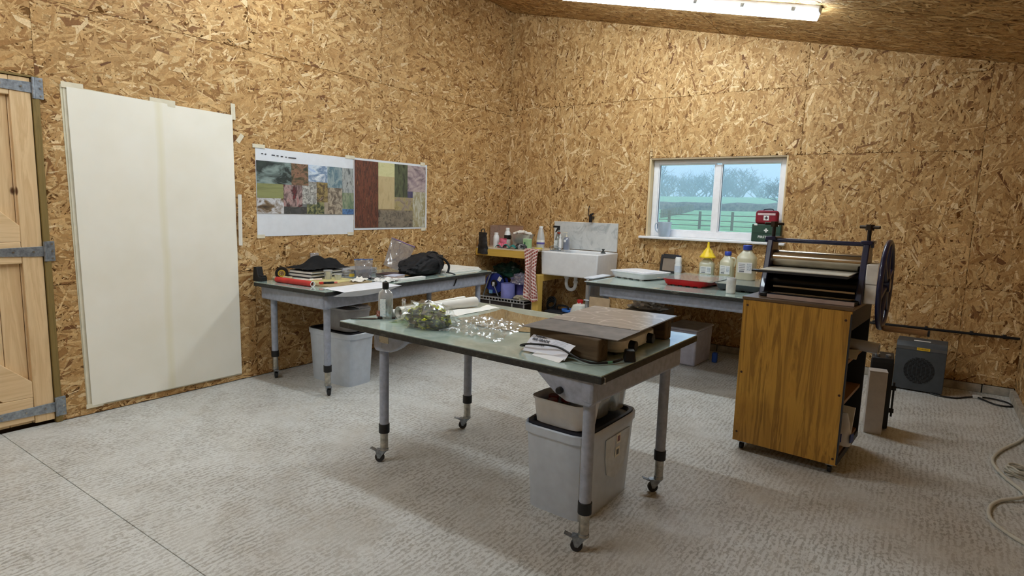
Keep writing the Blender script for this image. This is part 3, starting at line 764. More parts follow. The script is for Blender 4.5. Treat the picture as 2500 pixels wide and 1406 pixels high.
Q_(.72, .80, .48, .58, 'violet', [(64, 62, 96), (96, 92, 116)], 12, (1, 1, 1), 27)
Q_(.80, 1, 0, .58, 'pale_figure', [(120, 104, 78), (196, 196, 180), (150, 138, 96), (206, 208, 198)], 10, (1, .7, 2), 28)
Q_(.305, .80, 0, .27, 'grey_rocks', [(52, 48, 44), (140, 130, 112), (108, 98, 86), (34, 32, 32)], 12, (1, 1, 1), 29)
Q_(.305, .53, .27, .29, 'edge', [(150, 130, 96), (130, 112, 84)], 12, (1, 1, 1), 30)
for y, z in ((-1.62, 1.895), (-1.60, 1.204)): tape(p2, y, z, .07, .035, 0, .0102)

# ================================================================ THINGS ON THE NEAR TABLE
# --- clear bottle with black cap
def lab(name, cols, sc_=40, seed=0): return printed(name, cols, sc_, (1, 1, 1), 3, seed)
b_ = thing('bottle', 'clear flat-shouldered bottle with black cap on near table corner', 'bottle', (1.985, -4.02, TF))
MB().lathe([(.036, 0), (.0385, .006), (.0385, .135), (.034, .155), (.018, .168), (.016, .176)], 28, sx=1.15, sy=.75, rz=.35).build('body', clear('bottle_plastic', (240, 244, 246), .30, .3), b_)
MB().lathe([(.0175, .172), (.0185, .174), (.0185, .208), (.017, .210)], 24).build('cap', BLACK, b_)
MB().lathe([(.0355, .004), (.0355, .115)], 28, sx=1.15, sy=.75, rz=.35).build('liquid', clear('water_tint', (214, 222, 226), .2, .05), b_)
MB().box((.012, -.0325, .068), (.034, .0012, .10), rz=.35).build('label', lab('bottle_label_blue', [(206, 222, 232), (232, 238, 242), (150, 190, 206)], 70, 2), b_)
MB().box((-.026, -.0335, .03), (.026, .0012, .034), rz=.05).build('label', lab('bottle_label_dark', [(70, 44, 40), (150, 84, 70), (200, 190, 186)], 90, 3), b_)
# --- small stoppered decanter
b_ = thing('decanter', 'small round clear stoppered bottle with dark liquid behind plant bag', 'bottle', (2.045, -3.935, TF))
MB().lathe([(.026, 0), (.034, .01), (.036, .03), (.028, .056), (.012, .070), (.010, .088), (.014, .092)], 24).build('body', clear('decanter_glass', (236, 238, 236), .12, .45), b_)
MB().lathe([(.024, .003), (.0315, .012), (.0335, .028), (.029, .046)], 24).build('ink', mat('dark_ink', (44, 38, 34), .2), b_)
MB().lathe([(.006, .086), (.008, .094), (.013, .103), (.010, .112), (.003, .115)], 16).build('stopper', clear('stopper_glass', (220, 214, 212), .3, .5), b_)
# --- bag of yellow-green plants
pb = thing('plant_bag', 'crumpled clear bag holding dark moss and yellow-green lichen on near table', 'bag', (2.315, -4.02, TF))
def blob(rx, ry, rz_, amp, fr, seed, flat=.25, nu=48, nv=26):
    def fn(u, v):
        a = 2*PI*u; p = PI*v-PI/2
        d = Vector((math.cos(a)*math.cos(p), math.sin(a)*math.cos(p), math.sin(p)))
        k = 1+amp*nz(d.x*fr+seed, d.y*fr, d.z*fr)+amp*.5*nz(d.x*fr*2.3, d.y*fr*2.3+seed, d.z*fr*2.3)
        z = d.z*rz_*k
        return (d.x*rx*k, d.y*ry*k, max(-rz_*flat, z)+rz_*flat)
    return MB().grid(nu, nv, fn, wrap=True)
g = NT('lichen_and_moss'); f, _ = g.noise(g.coord(), 34, 3, .6); f2, _ = g.noise(g.coord(), 120, 2)
c = g.ramp(f, [(.3, (34, 38, 40)), (.5, (62, 68, 56)), (.56, (120, 130, 60)), (.66, (196, 204, 66)), (.8, (220, 226, 96))])
g.l(g.mix(g.math('MULTIPLY', f2, .4), c, (70, 78, 50)), g.b.inputs['Base Color']); g.bump(f, .8, .006); MOSS = g.m
blob(.132, .098, .076, .22, 2.6, 3.3, .5).build('plants', MOSS, pb, (.0, 0, 0))
for i in range(26):
    rr_ = random.Random(i*7+1); a = rr_.uniform(0, 2*PI); p = rr_.uniform(.15, 1.2)
    q = Vector((math.cos(a)*math.cos(p)*.132, math.sin(a)*math.cos(p)*.098, .036+math.sin(p)*.074))
    m_ = MB()
    for j in range(5):
        d = Vector((rr_.uniform(-1, 1), rr_.uniform(-1, 1), rr_.uniform(-.2, 1))).normalized()*.010
        m_.lathe([(.002, -.003), (.008, 0), (.002, .004)], 7, tuple(q+d))
    m_.build('lichen_tuft', mat('lichen_yellow', (206, 212, 70), .8, var=.15) if i % 3 else mat('lichen_green', (150, 160, 74), .8, var=.15), pb)
FILM = clear('cling_film', (246, 248, 248), .05, .05, .16)
blob(.165, .118, .094, .34, 3.4, 8.1, .42, 34, 18).build('film_bag', FILM, pb, smooth=0)
MB().sheet(14, 10, lambda u, v: (-.12-.11*u, -.05+.11*v+.02*math.sin(5*u), .004+.055*(1-u)*(.6+.5*nz(u*4, v*4, 2))), .0004).build('bag_neck', clear('film_green', (226, 232, 190), .2, .25, .14), pb)
# --- spread of cling film to the right of it
def crumple(u, v, seed, amp): return amp*(abs(nz(u*7, v*6, seed))+.7*abs(nz(u*15, v*13, seed+4))+.4*abs(nz(u*30, v*26, seed+9)))
cf = MB().sheet(44, 34, lambda u, v: (-.13+.42*u-.10*v+.03*nz(v*4, 1), -.16+.46*v+.04*nz(u*4, 7), .0012+crumple(u, v, 2.2, .030)*math.sin(PI*min(1, max(0, u)))**.5), .0003).build('cling_film', FILM, None, (2.53, -3.93, TF), smooth=0)
tag(cf, 'crumpled clear film lying flat on near table beside plant bag', 'film')
# --- curled clear sheet, the brown reflection of the wall painted into its base colour
ac = MB().sheet(22, 6, lambda u, v: (-.32+.64*u+.03*math.sin(PI*v), -.24+.46*v-.10*math.sin(PI*u), .0016+.004*math.sin(PI*u)), .0012).build('acetate_sheet', mat('acetate_painted_reflection', (150, 138, 108), .06, var=.08, spec=.8, coat=.6), None, (2.60, -3.50, TF))
tag(ac, 'glossy clear acetate sheet with painted brown reflection lying at far edge of near table', 'sheet')
# --- rolls of white paper
def roll(name, label, p0, p1, r, turns=2.6, m=None, part='outer_turn'):
    p0 = Vector(p0); p1 = Vector(p1); d = (p1-p0); Ln = d.length; d.normalize(); u = Vector((0, 0, 1)); s_ = d.cross(u).normalized(); u = s_.cross(d)
    n = int(turns*26)
    def fn(a, b):
        t = a*turns*2*PI; rr2 = r*(.62+.38*a)+.0006*math.sin(9*a+b*3)
        return tuple(p0+d*(Ln*b)+(u*math.cos(t+2)+s_*math.sin(t+2))*rr2)
    o = MB().sheet(n, 3, fn, .0004).build(name, m or PAPER, None); o.data.transform(Matrix.Translation(-p0)); o.location = p0
    return tag(o, label, 'paper roll')
roll('paper_roll', 'thick roll of white paper lying behind plant bag, end facing sink', (2.06, -3.99, TF+.040), (2.12, -3.36, TF+.040), .037)
roll('paper_roll', 'thinner white paper roll lying furthest back on near table', (1.985, -3.98, TF+.024), (2.00, -3.33, TF+.040), .024, 2.2)
ps = MB().sheet(16, 10, lambda u, v: (.10*u+.02*v, -.33+.62*v+.02*u, .0015+.016*abs(math.sin(PI*v*1.2))*(1-u)+.006*nz(u*3, v*5)), .0005).build('loose_sheet', PAPER, None, (2.125, -3.56, TF)); tag(ps, 'loose white sheet curling beside the paper rolls on near table', 'paper')
ps = MB().sheet(8, 8, lambda u, v: (-.07+.15*u, -.05+.10*v, .001+.012*u*v), .0005).build('loose_sheet', PAPER, None, (1.93, -3.93, TF)); tag(ps, 'small white paper scrap behind the clear bottle', 'paper')
st = thing('palette_knife', 'dark flat blade lying beside clear bottle on near table', 'tool', (1.935, -4.09, TF), .75)
MB().prism([(-.11, -.005), (.02, -.02), (.05, .0), (.02, .02), (-.11, .006)], .001, .004).build('blade', mat('dark_steel', (52, 50, 48), .35, .6), st)
MB().cyl((.04, 0, .008), (.14, .0, .008), .008, .006, 10).build('handle', mat('dark_wood', (52, 36, 26), .6), st)
# --- hot plate under a metal sheet carried by two timber blocks
BLK = wood('oiled_old_timber', (60, 48, 36), (106, 88, 66), 0, 12, .9)
def block(c, d, rz, label):
    b = MB().box((0, 0, d[2]/2), d).build('timber_block', BLK, None, c, (0, 0, rz), bev=.008, seg=3); return tag(b, label, 'block', 'timber blocks under the plate')
block((3.195, -4.045, TF), (.40, .075, .100), math.radians(-9), 'worn brown timber block at the near side of the metal plate')
block((3.27, -3.42, TF), (.36, .07, .100), math.radians(-4), 'worn brown timber block at the far side of the metal plate')
PZ = TF+.101
pl = thing('etching_plate', 'thin dark metal sheet resting on two timber blocks', 'plate', (3.212, -3.70, PZ), math.radians(1.0))
MB().box((0, 0, .002), (.488, .78, .004)).build('steel_sheet', mat('dark_rolled_steel', (108, 102, 98), .55, .0, var=.14, scale=10), pl, bev=.0008)
def scratched():
    g = NT('scratched_clear_plate'); P = g.coord()
    v1 = g.n('ShaderNodeTexVoronoi', feature='DISTANCE_TO_EDGE'); v1.inputs['Scale'].default_value = 7
    _, wc = g.noise(P, 5, 3); vm = g.n('ShaderNodeVectorMath', operation='MULTIPLY_ADD'); g.l(wc, vm.inputs[0]); vm.inputs[1].default_value = (.2, .2, 0); g.l(P, vm.inputs[2])
    g.l(g.mapping(vm.outputs[0], scale=(1.4, .6, 1)), v1.inputs['Vector'])
    k = g.ramp(v1.outputs['Distance'], [(0, (1, 1, 1)), (.018, (.5, .5, .5)), (.05, (0, 0, 0))])
    g.l(g.mix(k, (150, 147, 145), (202, 200, 198)), g.b.inputs['Base Color']); g.b.inputs['Roughness'].default_value = .3
    g.b.inputs['Metallic'].default_value = .0; g.b.inputs['Coat Weight'].default_value = .25; g.b.inputs['Coat Roughness'].default_value = .08
    g.bump(k, .15, .001); return g.m
MB().box((0, 0, 0), (.482, .52, .002)).build('glass_sheet', scratched(), pl, (.0, .125, .0051), (0, 0, .004))
hp = thing('hot_plate', 'white enamel electric hot plate with black knobs under metal sheet', 'hot plate', (3.285, -3.735, TF), math.radians(1.0))
HPW = mat('chipped_white_enamel', (242, 244, 248), .3, var=.06, scale=30)
q = MB().lathe([(.10, .012), (.112, .014), (.118, .03), (.116, .066), (.108, .072)], 48, sx=1.2, sy=1.92, sq=6.0); q.build('body', HPW, hp)
for y in (-.11, .11): MB().lathe([(.082, .072), (.082, .084), (.076, .088)], 28, (-.02, y, 0)).build('ring', BLACKM, hp)
for y in (-.13, .09):
    kn = MB().cyl((.136, y, .038), (.168, y, .038), .026, .024, 18).build('knob', BLACK, hp, bev=.003)
for x, y in ((-.09, -.19), (.09, -.19), (-.09, .19), (.09, .19)): MB().cyl((x, y, 0), (x, y, .014), .012, n=10).build('foot', BLACK, hp)
cd_ = smooth_path([(-.10, -.24, .012), (-.22, -.27, .010), (-.29, -.34, .010), (-.29, -.40, .022), (-.22, -.425, .044), (-.08, -.43, .052), (.03, -.45, .024), (.10, -.435, .010), (.16, -.36, .010)], 8)
MB().tube(cd_, .0048, 8).build('power_cord', BLACK, hp)
MB().tube(cd_[-4:-1], .0058, 8).build('green_tape', mat('green_insulating_tape', (96, 150, 118), .5), hp)
pg = MB().box((.190, -.262, .026), (.052, .062, .050), rz=.5, top=.82).build('plug', BLACK, hp, bev=.006)
MB().tube([cd_[-1], (.178, -.315, .016)], .006, 8).build('plug_sleeve', BLACK, hp)
MB().box((.2095, -.2695, .028), (.0012, .020, .020), rz=.5).build('plug_label', WHITE, pg)
# --- abrasive paper packet
ab = thing('abrasive_paper', 'white 800 grade abrasive paper sheet leaning on near timber block', 'paper', (3.155, -4.135, TF), math.radians(-10))
def abf(u, v): return (-.125+.25*u, -.045+.075*v**.8+.012*math.sin(PI*u), .006+.064*v*(1-.15*u)+.012*math.sin(PI*v))
MB().sheet(18, 10, abf, .0008).build('sheet', mat('abrasive_backing', (224, 228, 238), .7, var=.02), ab)
MB().sheet(12, 5, lambda u, v: (-.05+.17*u, -.062+.034*v-.012*u, .001+.012*v), .0008).build('lower_fold', mat('abrasive_backing2', (236, 238, 240), .7, var=.02), ab)
INKB = mat('bold_ink', (44, 44, 54), .6)
def ab_text(s_, size, u, v, bold=0.0):
    a = Vector(abf(u, v)); n_ = (Vector(abf(u+.02, v))-a).cross(Vector(abf(u, v+.04))-a).normalized(); e1 = (Vector(abf(u+.3, v))-a).normalized(); e2 = n_.cross(e1)
    M = Matrix((e1, e2, n_)).transposed(); return text(s_, INKB, size, ab, a+n_*.0035, M.to_euler(), 'lettering', 'LEFT', .0002, bold)
ab_text('Tuyaldinc', .0165, .07, .86, .0005); ab_text('800 GRADE', .0185, .07, .58, .0007); ab_text('waterproof paper', .0115, .07, .33, .0003)
for i in range(6): MB().box((0, 0, 0), (.075+.012*(i % 2), .0009, .0004)).build('small_print', mat('grey_ink', (150, 156, 172), .7), ab, Vector(abf(.68, .85-.10*i))+Vector((0, -.003, .003)), (.75, .0, 0))

# ================================================================ BINS UNDER THE TABLES
BIN = clear('frosted_bin', (216, 227, 240), .72, .06, .35)
BIN.node_tree.nodes['Principled BSDF'].inputs['Roughness'].default_value = .5
def storage_bin(label, loc, rz, L, W, H, lid=None):
    t = thing('storage_bin', label, 'storage box', loc, rz)
    a, b = L/2, W/2
    def ring(k, z, n=44, sq=7):
        out = []
        for i in range(n):
            th = 2*PI*i/n; c_, s_ = math.cos(th), math.sin(th); r = (abs(c_)**sq+abs(s_)**sq)**(-1/sq); out.append((a*k*r*c_, b*k*r*s_, z))
        return out
    n = 44; rings = [ring(.86, .004), ring(.875, .0), ring(.88, .02), ring(.965, H-.045), ring(1.0, H-.043), ring(1.005, H-.006), ring(.985, H), ring(.955, H-.004), ring(.945, H-.05), ring(.868, .026), ring(.855, .012)]
    vs = [p for r in rings for p in r]; fs = []
    for j in range(len(rings)-1):
        for i in range(n): fs.append((j*n+i, j*n+(i+1) % n, (j+1)*n+(i+1) % n, (j+1)*n+i))
    fs.append(tuple(range(n-1, -1, -1))); fs.append(tuple((len(rings)-1)*n+i for i in range(n)))
    wall = MB().add(vs, fs).build('body', BIN, t)
    if lid:
        r1 = ring(.952, H-.012); r2 = ring(.952, H+.004); r3 = ring(.88, H+.006); r4 = ring(.85, H-.010)
        vs = r1+r2+r3+r4; fs = []
        for j in range(3):
            for i in range(n): fs.append((j*n+i, j*n+(i+1) % n, (j+1)*n+(i+1) % n, (j+1)*n+i))
        fs.append(tuple(3*n+i for i in range(n))); fs.append(tuple(range(n-1, -1, -1)))
        MB().add(vs, fs).build('lid', mat('dark_blue_lid', (32, 34, 46), .45), t)
    return t
bn = storage_bin('large frosted storage bin with dark lid under near table', (3.155, -3.785, 0), math.radians(-2), .37, .58, .43, True)
MB().box((.183, .05, .335), (.002, .044, .05), rz=0).build('label_sticker', PAPER, bn); MB().box((.180, .05, .265), (.002, .044, .05), rz=0).build('label_sticker', PAPER, bn)
MB().box((.1845, .05, .335), (.001, .026, .028)).build('label_print', mat('label_pink', (150, 110, 120), .6), bn); MB().box((.1815, .05, .265), (.001, .024, .026)).build('label_print', mat('label_grey', (110, 112, 118), .6), bn)
for sx_ in (1, -1):
    MB().prism([(.05-.13, .36), (.05+.13, .36), (.05+.12, .26), (.05+.09, .17), (.05, .12), (.05-.09, .17), (.05-.12, .26)], 0, .003, 'YZ').build('handle_recess', mat('frost_panel', (206, 214, 222), .45), bn, (sx_*.1625 if sx_ > 0 else -.1655, 0, 0), (0, .046*sx_, 0))
TUB = mat('milky_tub', (228, 234, 242), .4, var=.03, trans=.0)
def tub(label, loc, rz, L, W, H, m, name='plastic_tub', th=.006):
    t = thing(name, label, 'tub', loc, rz)
    MB().lathe([(.42, .0), (.44, .004), (.49, H-.012), (.51, H-.010), (.51, H), (.48, H), (.47, H-.01), (.425, th)], 40, sx=L, sy=W, sq=5).build('body', m, t)
    return t
ta = tub('white tub of red-capped pots on the bin under near table', (3.155, -3.955, .437), math.radians(-3), .30, .20, .125, TUB)
for i, (x, y) in enumerate(((-.09, .03), (-.03, .05), (-.06, -.03))):
    j = thing('red_capped_pot', 'small pot with dark red cap inside the white tub, number %d from left' % (i+1) if False else ['leftmost red-capped pot inside the white tub', 'middle red-capped pot inside the white tub', 'red-capped pot nearest the viewer inside the white tub'][i], 'pot', (3.155+x, -3.955+y, .444), 0, 'pots in white tub')
    MB().lathe([(.022, 0), (.023, .08)], 14).build('body', clear('pot_plastic', (210, 200, 196), .4, .2), j); MB().lathe([(.025, .078), (.025, .10), (.022, .104)], 14).build('cap', mat('dark_red_cap', (140, 40, 34), .4), j)
FROST = clear('clear_tub', (228, 232, 234), .28, .22, .2)
tb = tub('clear plastic food tub in the middle of the bin lid', (3.18, -3.77, .437), math.radians(-2), .20, .16, .105, FROST)
MB().lathe([(.50, .0), (.53, .002), (.53, .012), (.48, .016)], 36, (0, 0, .104), sx=.20, sy=.16, sq=5).build('lid', clear('clear_lid', (236, 238, 238), .35, .25), tb)
MB().lathe([(.38, .006), (.42, .06)], 24, sx=.18, sy=.14, sq=4).build('contents', mat('grey_rags', (128, 128, 126), .9, var=.25), tb)
tc = tub('taller clear tub at the far end of the bin lid', (3.19, -3.61, .437), math.radians(-2), .21, .14, .11, FROST)
MB().sheet(10, 8, lambda u, v: (-.10+.22*u, -.06+.13*v, .11+.03*nz(u*3, v*3)+.025*v), .001).build('plastic_wrap', clear('wrap', (232, 234, 234), .4, .3), tc)
b1 = storage_bin('frosted storage bin with black lid under the left wall table', (.605, -3.21, 0), math.radians(0), .54, .29, .43, True)
rl = MB().lathe([(.052, 0), (.054, .09)], 24).build('paper_towel_roll', WHITE, None, (.775, -3.20, .075), (PI/2, 0, .2)); tag(rl, 'white paper roll showing through the side of left storage bin', 'paper roll')
rc = blob(.07, .05, .05, .3, 2.5, 1.2, .4, 24, 14).build('red_cloth', mat('dusty_red_cloth', (140, 70, 76), .9), None, (.72, -3.21, .16)); tag(rc, 'dull red cloth lump inside left storage bin', 'cloth')
gt = tub('grey plastic crate stacked on left storage bin', (.66, -3.20, .437), 0, .38, .25, .17, mat('grey_crate', (150, 152, 156), .5), 'plastic_crate')
MB().lathe([(.50, 0), (.53, .003), (.53, .02), (.49, .024)], 36, (0, 0, .165), sx=.36, sy=.24, sq=5).build('rim', mat('grey_crate_rim', (172, 174, 178), .5), gt)
rg = MB().sheet(14, 10, lambda u, v: (-.06+.16*u, -.05+.12*v, .006+.016*math.sin(PI*u)*(.7+.5*nz(u*3, v*3))+.008*nz(u*6, v*5)), .002).build('cleaning_rag', mat('white_rag', (206, 206, 208), .95, var=.08), None, (.80, -3.22, .634)); tag(rg, 'crumpled whitish rag on top of grey crate under left table', 'cloth')
rg = blob(.06, .045, .03, .3, 3, 6, .4, 24, 12).build('red_rag', mat('red_rag', (150, 44, 44), .9), None, (.655, -3.235, .632)); tag(rg, 'small red rag on grey crate under left table', 'cloth')

# ================================================================ THINGS ON THE LEFT TABLE
Z = TL_
# red cardboard tube
def tube_thing(name, label, cat, p0, p1, r, m, inner=None):
    p0 = Vector(p0); p1 = Vector(p1); d = (p1-p0).normalized(); t = thing(name, label, cat, p0)
    a = d.orthogonal().normalized(); b = d.cross(a); n = 24; Ln = (p1-p0).length; vs = []
    for h, rr2 in ((0, r), (Ln, r), (Ln, r*.84), (Ln*.6, r*.84)):
        vs += [d*h+(a*math.cos(2*PI*i/n)+b*math.sin(2*PI*i/n))*rr2 for i in range(n)]
    fs = [(j*n+i, j*n+(i+1) % n, (j+1)*n+(i+1) % n, (j+1)*n+i) for j in range(3) for i in range(n)]+[tuple(range(n-1, -1, -1)), tuple(3*n+i for i in range(n))]
    MB().add(vs, fs).build('tube', m, t)
    vs = []
    for h, rr2 in ((Ln-.001, r*1.02), (Ln+.002, r*1.02), (Ln+.002, r*.80), (Ln-.02, r*.80)): vs += [d*h+(a*math.cos(2*PI*i/n)+b*math.sin(2*PI*i/n))*rr2 for i in range(n)]
    fs = [(j*n+i, j*n+(i+1) % n, (j+1)*n+(i+1) % n, (j+1)*n+i) for j in range(3) for i in range(n)]
    MB().add(vs, fs).build('rim', inner or PAPER, t); return t
tube_thing('cardboard_tube', 'long red cardboard tube at the near end of left table', 'tube', (.235, -3.545, Z+.0225), (.665, -3.525, Z+.0225), .022, mat('red_wrap', (190, 52, 46), .55, var=.08))
hd = thing('paint_roller', 'pale wooden handle beside red tube on left table', 'tool', (.115, -3.50, Z), 0)
MB().lathe([(.010, 0), (.016, .01), (.013, .05), (.017, .12), (.012, .13)], 14).build('handle', wood('pale_handle', (176, 160, 120), (196, 182, 146), 2), hd, (.0, .0, .018), (0, PI/2, .15))
MB().lathe([(.010, 0), (.016, .01), (.013, .05), (.017, .10), (.012, .11)], 14).build('handle', wood('pale_handle', (176, 160, 120), (196, 182, 146), 2), hd, (.02, .085, .018), (0, PI/2, .05))
ds = thing('tape_dispenser', 'black upright tape dispenser at wall end of left table', 'dispenser', (.085, -3.60, Z), .2)
MB().prism([(-.045, 0), (.05, 0), (.05, .035), (.015, .04), (.0, .115), (-.035, .115)], -.03, .03, 'XZ').build('body', BLACK, ds, bev=.004)
MB().box((.03, 0, .042), (.036, .05, .012)).build('cutter_block', BLACKM, ds, bev=.003)
kt = thing('tape_reel', 'black tape reel with yellow core standing on left table', 'tape', (.105, -3.41, Z), .9)
MB().lathe([(.030, -.022), (.052, -.022), (.052, .022), (.030, .022), (.030, -.022)], 28, cap0=False, cap1=False).build('reel', BLACK, kt, (0, 0, .052), (PI/2, 0, 0))
MB().lathe([(.022, -.024), (.030, -.024), (.030, .024), (.022, .024), (.022, -.024)], 24, cap0=False, cap1=False).build('core', mat('yellow_core', (196, 162, 50), .5), kt, (0, 0, .052), (PI/2, 0, 0))
cb = thing('cable_coil', 'small black coiled cable beside the tape reel on left table', 'cable', (.125, -3.31, Z))
MB().tube(smooth_path([(.05*math.cos(a), .035*math.sin(a), .012+.016*(a/6)+.012*math.sin(a*1.7)) for a in [i*.55 for i in range(28)]], 3), .006, 7).build('coil', BLACK, cb)
# piled books and portfolios
def book(label, c, d, rz, cover, name='book'):
    t = thing(name, label, 'book', c, rz)
    MB().box((0, 0, .002), (d[0], d[1], .004)).build('cover', cover, t); MB().box((0, 0, d[2]-.002), (d[0], d[1], .004)).build('cover', cover, t)
    MB().box((0, -d[1]/2+.002, d[2]/2), (d[0], .004, d[2]-.008)).build('spine', PAPER, t)
    MB().box((-.003, .001, d[2]/2), (d[0]-.008, d[1]-.009, d[2]-.0085)).build('pages', PAPER, t); return t
COVB = mat('black_cover', (24, 24, 28), .5)
pz = Z
for dim, dx, dy, rz_, lb, cv, h in (((.30, .40), 0, 0, .12, 'black portfolio at the bottom of the pile on left table', COVB, .030), ((.27, .36), .005, .01, .08, 'black sketchbook with white edges, second in the pile on left table', COVB, .026),
                             ((.26, .35), .01, .01, .10, 'white-edged sketchbook on top of the pile under the black cloth', COVB, .024)):
    book(lb, (.24+dx, -3.18+dy, pz), (dim[0], dim[1], h), rz_, cv, 'sketchbook'); pz += h+.0005
MB_ = MB()
def cloth_heap(u, v):
    x = -.15+.30*u; y = -.21+.44*v; e = min(u, 1-u, v, 1-v)
    pk = .085*math.exp(-((u-.55)**2/.06+(v-.42)**2/.05))+.055*math.exp(-((u-.5)**2/.08+(v-.8)**2/.03))+.02
    return (x+.03*nz(v*4, 3), y+.03*nz(u*4, 8), .004+pk*min(1, e*5+.25)+.012*abs(nz(u*6, v*7, 4)))
bc = MB().sheet(26, 34, cloth_heap, .003).build('black_cloth', mat('black_fabric', (16, 16, 18), .95, var=.25, scale=60, bump=.3), None, (.205, -3.13, pz)); tag(bc, 'heap of black cloth on the book pile at left table', 'cloth')
sm = thing('specimen_box', 'small grey translucent packet leaning on wall behind black cloth', 'packet', (.025, -3.02, Z), 0)
MB().box((0, 0, .10), (.02, .085, .20), ry=-.05).build('box', clear('grey_pack', (196, 190, 190), .6, .2), sm, bev=.006); MB().box((.0, 0, .10), (.012, .045, .07), ry=-.05).build('contents', mat('grey_contents', (110, 104, 108), .8), sm)
# cutting board and what lies on it
cbd = thing('cutting_board', 'brown-edged drawing board lying flat on left table', 'board', (.56, -3.25, Z), .08)
MB().box((0, 0, .006), (.42, .46, .012)).build('board', wood('board_ply', (150, 128, 92), (178, 158, 120), 1, 20), cbd, bev=.001)
MB().box((-.05, .02, .0135), (.30, .36, .002)).build('paper', mat('yellowed_print', (196, 186, 130), .8, var=.12), cbd)
def cup(label, x, y, z, r, h):
    t = thing('plastic_cup', label, 'cup', (x, y, z)); MB().lathe([(r*.74, .0), (r*.76, .003), (r*.98, h-.004), (r*1.06, h-.002), (r*1.06, h), (r*.95, h), (r*.73, .005)], 24).build('cup', clear('cup_plastic', (236, 238, 238), .34, .35), t)
    MB().lathe([(r*1.07, h+.001), (r*1.07, h+.007), (r*1.0, h+.009)], 24).build('lid', clear('cup_lid', (240, 242, 242), .4, .35), t)
cup('taller clear lidded cup on the drawing board at left table', .435, -3.20, Z+.0148, .036, .068)
cup('shorter clear lidded cup right of the taller one', .505, -3.155, Z+.0148, .032, .042)
ck = thing('craft_knife', 'red and black craft knife on the drawing board edge', 'knife', (.665, -3.385, Z+.0125), 1.25)
MB().box((0, 0, .009), (.10, .022, .016)).build('body', BLACK, ck, bev=.004); MB().box((-.052, 0, .010), (.03, .024, .018)).build('end_cap', mat('red_plastic', (206, 62, 50), .4), ck, bev=.003); MB().box((.06, 0, .008), (.035, .016, .012)).build('nose', mat('pink_plastic', (214, 120, 112), .4), ck, bev=.003)
wt = thing('white_marker', 'white taped stick lying across the drawing board', 'stick', (.42, -3.36, Z+.0125), 1.2)
MB().cyl((-.09, 0, .008), (.09, 0, .008), .008, n=12).build('stick', mat('pinkish_stick', (222, 204, 196), .6), wt); MB().cyl((-.01, 0, .008), (.02, 0, .008), .0095, n=12).build('tape_wrap', PAPER, wt)
# clear trays and jars behind
tr1 = thing('clear_tray', 'stack of clear plastic trays behind the cups on left table', 'tray', (.27, -2.80, Z), .1)
for i in range(3): MB().lathe([(.48, .0), (.5, .002), (.5, .018), (.49, .02), (.485, .004)], 36, (0, 0, .024*i), sx=.26, sy=.42, sq=8).build('tray', clear('tray_plastic', (226, 228, 230), .35, .3), tr1)
MB().box((.135, -.02, .040), (.004, .22, .05)).build('blue_band', mat('slate_blue', (70, 84, 106), .5), tr1)
jr = thing('small_jar', 'small clear jar with yellow label between cups and zip bag', 'jar', (.40, -2.93, Z), 0)
MB().lathe([(.028, 0), (.030, .004), (.030, .052), (.026, .060)], 22).build('body', clear('jar_glass', (230, 232, 230), .2, .4), jr); MB().lathe([(.0305, .014), (.0305, .040)], 22, cap0=False, cap1=False).build('label', mat('yellow_label', (212, 176, 62), .6), jr); MB().lathe([(.029, .058), (.029, .070), (.026, .072)], 22).build('lid', CHROME, jr)
# zip bags
def zipbag(label, loc, rz, w_, h, m, sealm, name='zip_bag', lean=0.0, seed=0, bulge=.045):
    t = thing(name, label, 'bag', loc, rz)
    def side(sg):
        return lambda u, v: ((u-.5)*w_*(.82+.18*v), sg*bulge*math.sin(PI*u)**.7*(1-v)**.8+lean*v+.012*nz(u*6, v*6, seed)*sg, h*v+.008*nz(u*4, v, seed)*v)
    MB().sheet(16, 14, side(1), .0004).build('film', m, t); MB().sheet(16, 14, side(-1), .0004).build('film', m, t)
    MB().tube(smooth_path([((u/8-.5)*w_, lean+.012*nz(u*.8, 1, seed), h+.004*nz(u/2, 2, seed)) for u in range(9)], 3), .0055, 6).build('zip_seal', sealm, t)
    return t
ZF = clear('bag_film', (240, 240, 242), .10, .12, .16)
zb = zipbag('clear zip bag with blue seal standing on left table', (.53, -2.90, Z), 1.15, .165, .17, ZF, mat('blue_seal', (66, 92, 150), .4))
blob(.045, .035, .04, .4, 4, 2, .4, 20, 12).build('contents', mat('dark_bits', (62, 60, 62), .8, var=.3, scale=60), zb, (0, 0, .002))
zipbag('large clear bag with purple seal behind the black backpack', (.30, -2.33, Z+.035), .85, .24, .27, ZF, mat('purple_seal', (130, 104, 150), .4), lean=.03, seed=4).rotation_euler = (0, .38, .85)
# rags, papers, little books
def rag(label, x, y, z, sx, sy, h, m, seed, name='paper_rag', rz=0):
    o = MB().sheet(16, 14, lambda u, v: ((u-.5)*sx+.02*nz(v*5, seed), (v-.5)*sy+.02*nz(u*5, seed+2), .002+h*abs(nz(u*3.2, v*3.2, seed))+h*.4*abs(nz(u*8, v*8, seed))), .0012).build(name, m, None, (x, y, z), (0, 0, rz)); return tag(o, label, 'rag')
rag('twisted white rag beside the zip bag on left table', .685, -3.09, Z+.014, .10, .20, .035, mat('off_white_rag', (222, 218, 208), .95), 3, rz=.6)
rag('white tissue with grey stains in front of zip bag', .755, -2.86, Z+.001, .18, .22, .03, printed('stained_tissue', [(90, 92, 90), (226, 226, 222), (236, 236, 232)], 14, seed=6), 7, rz=.4)
rag('dark grey debris scraps under the zip bag', .60, -2.80, Z+.001, .12, .16, .02, printed('dark_scraps', [(40, 40, 42), (88, 86, 84), (196, 196, 192)], 26, seed=7), 9)
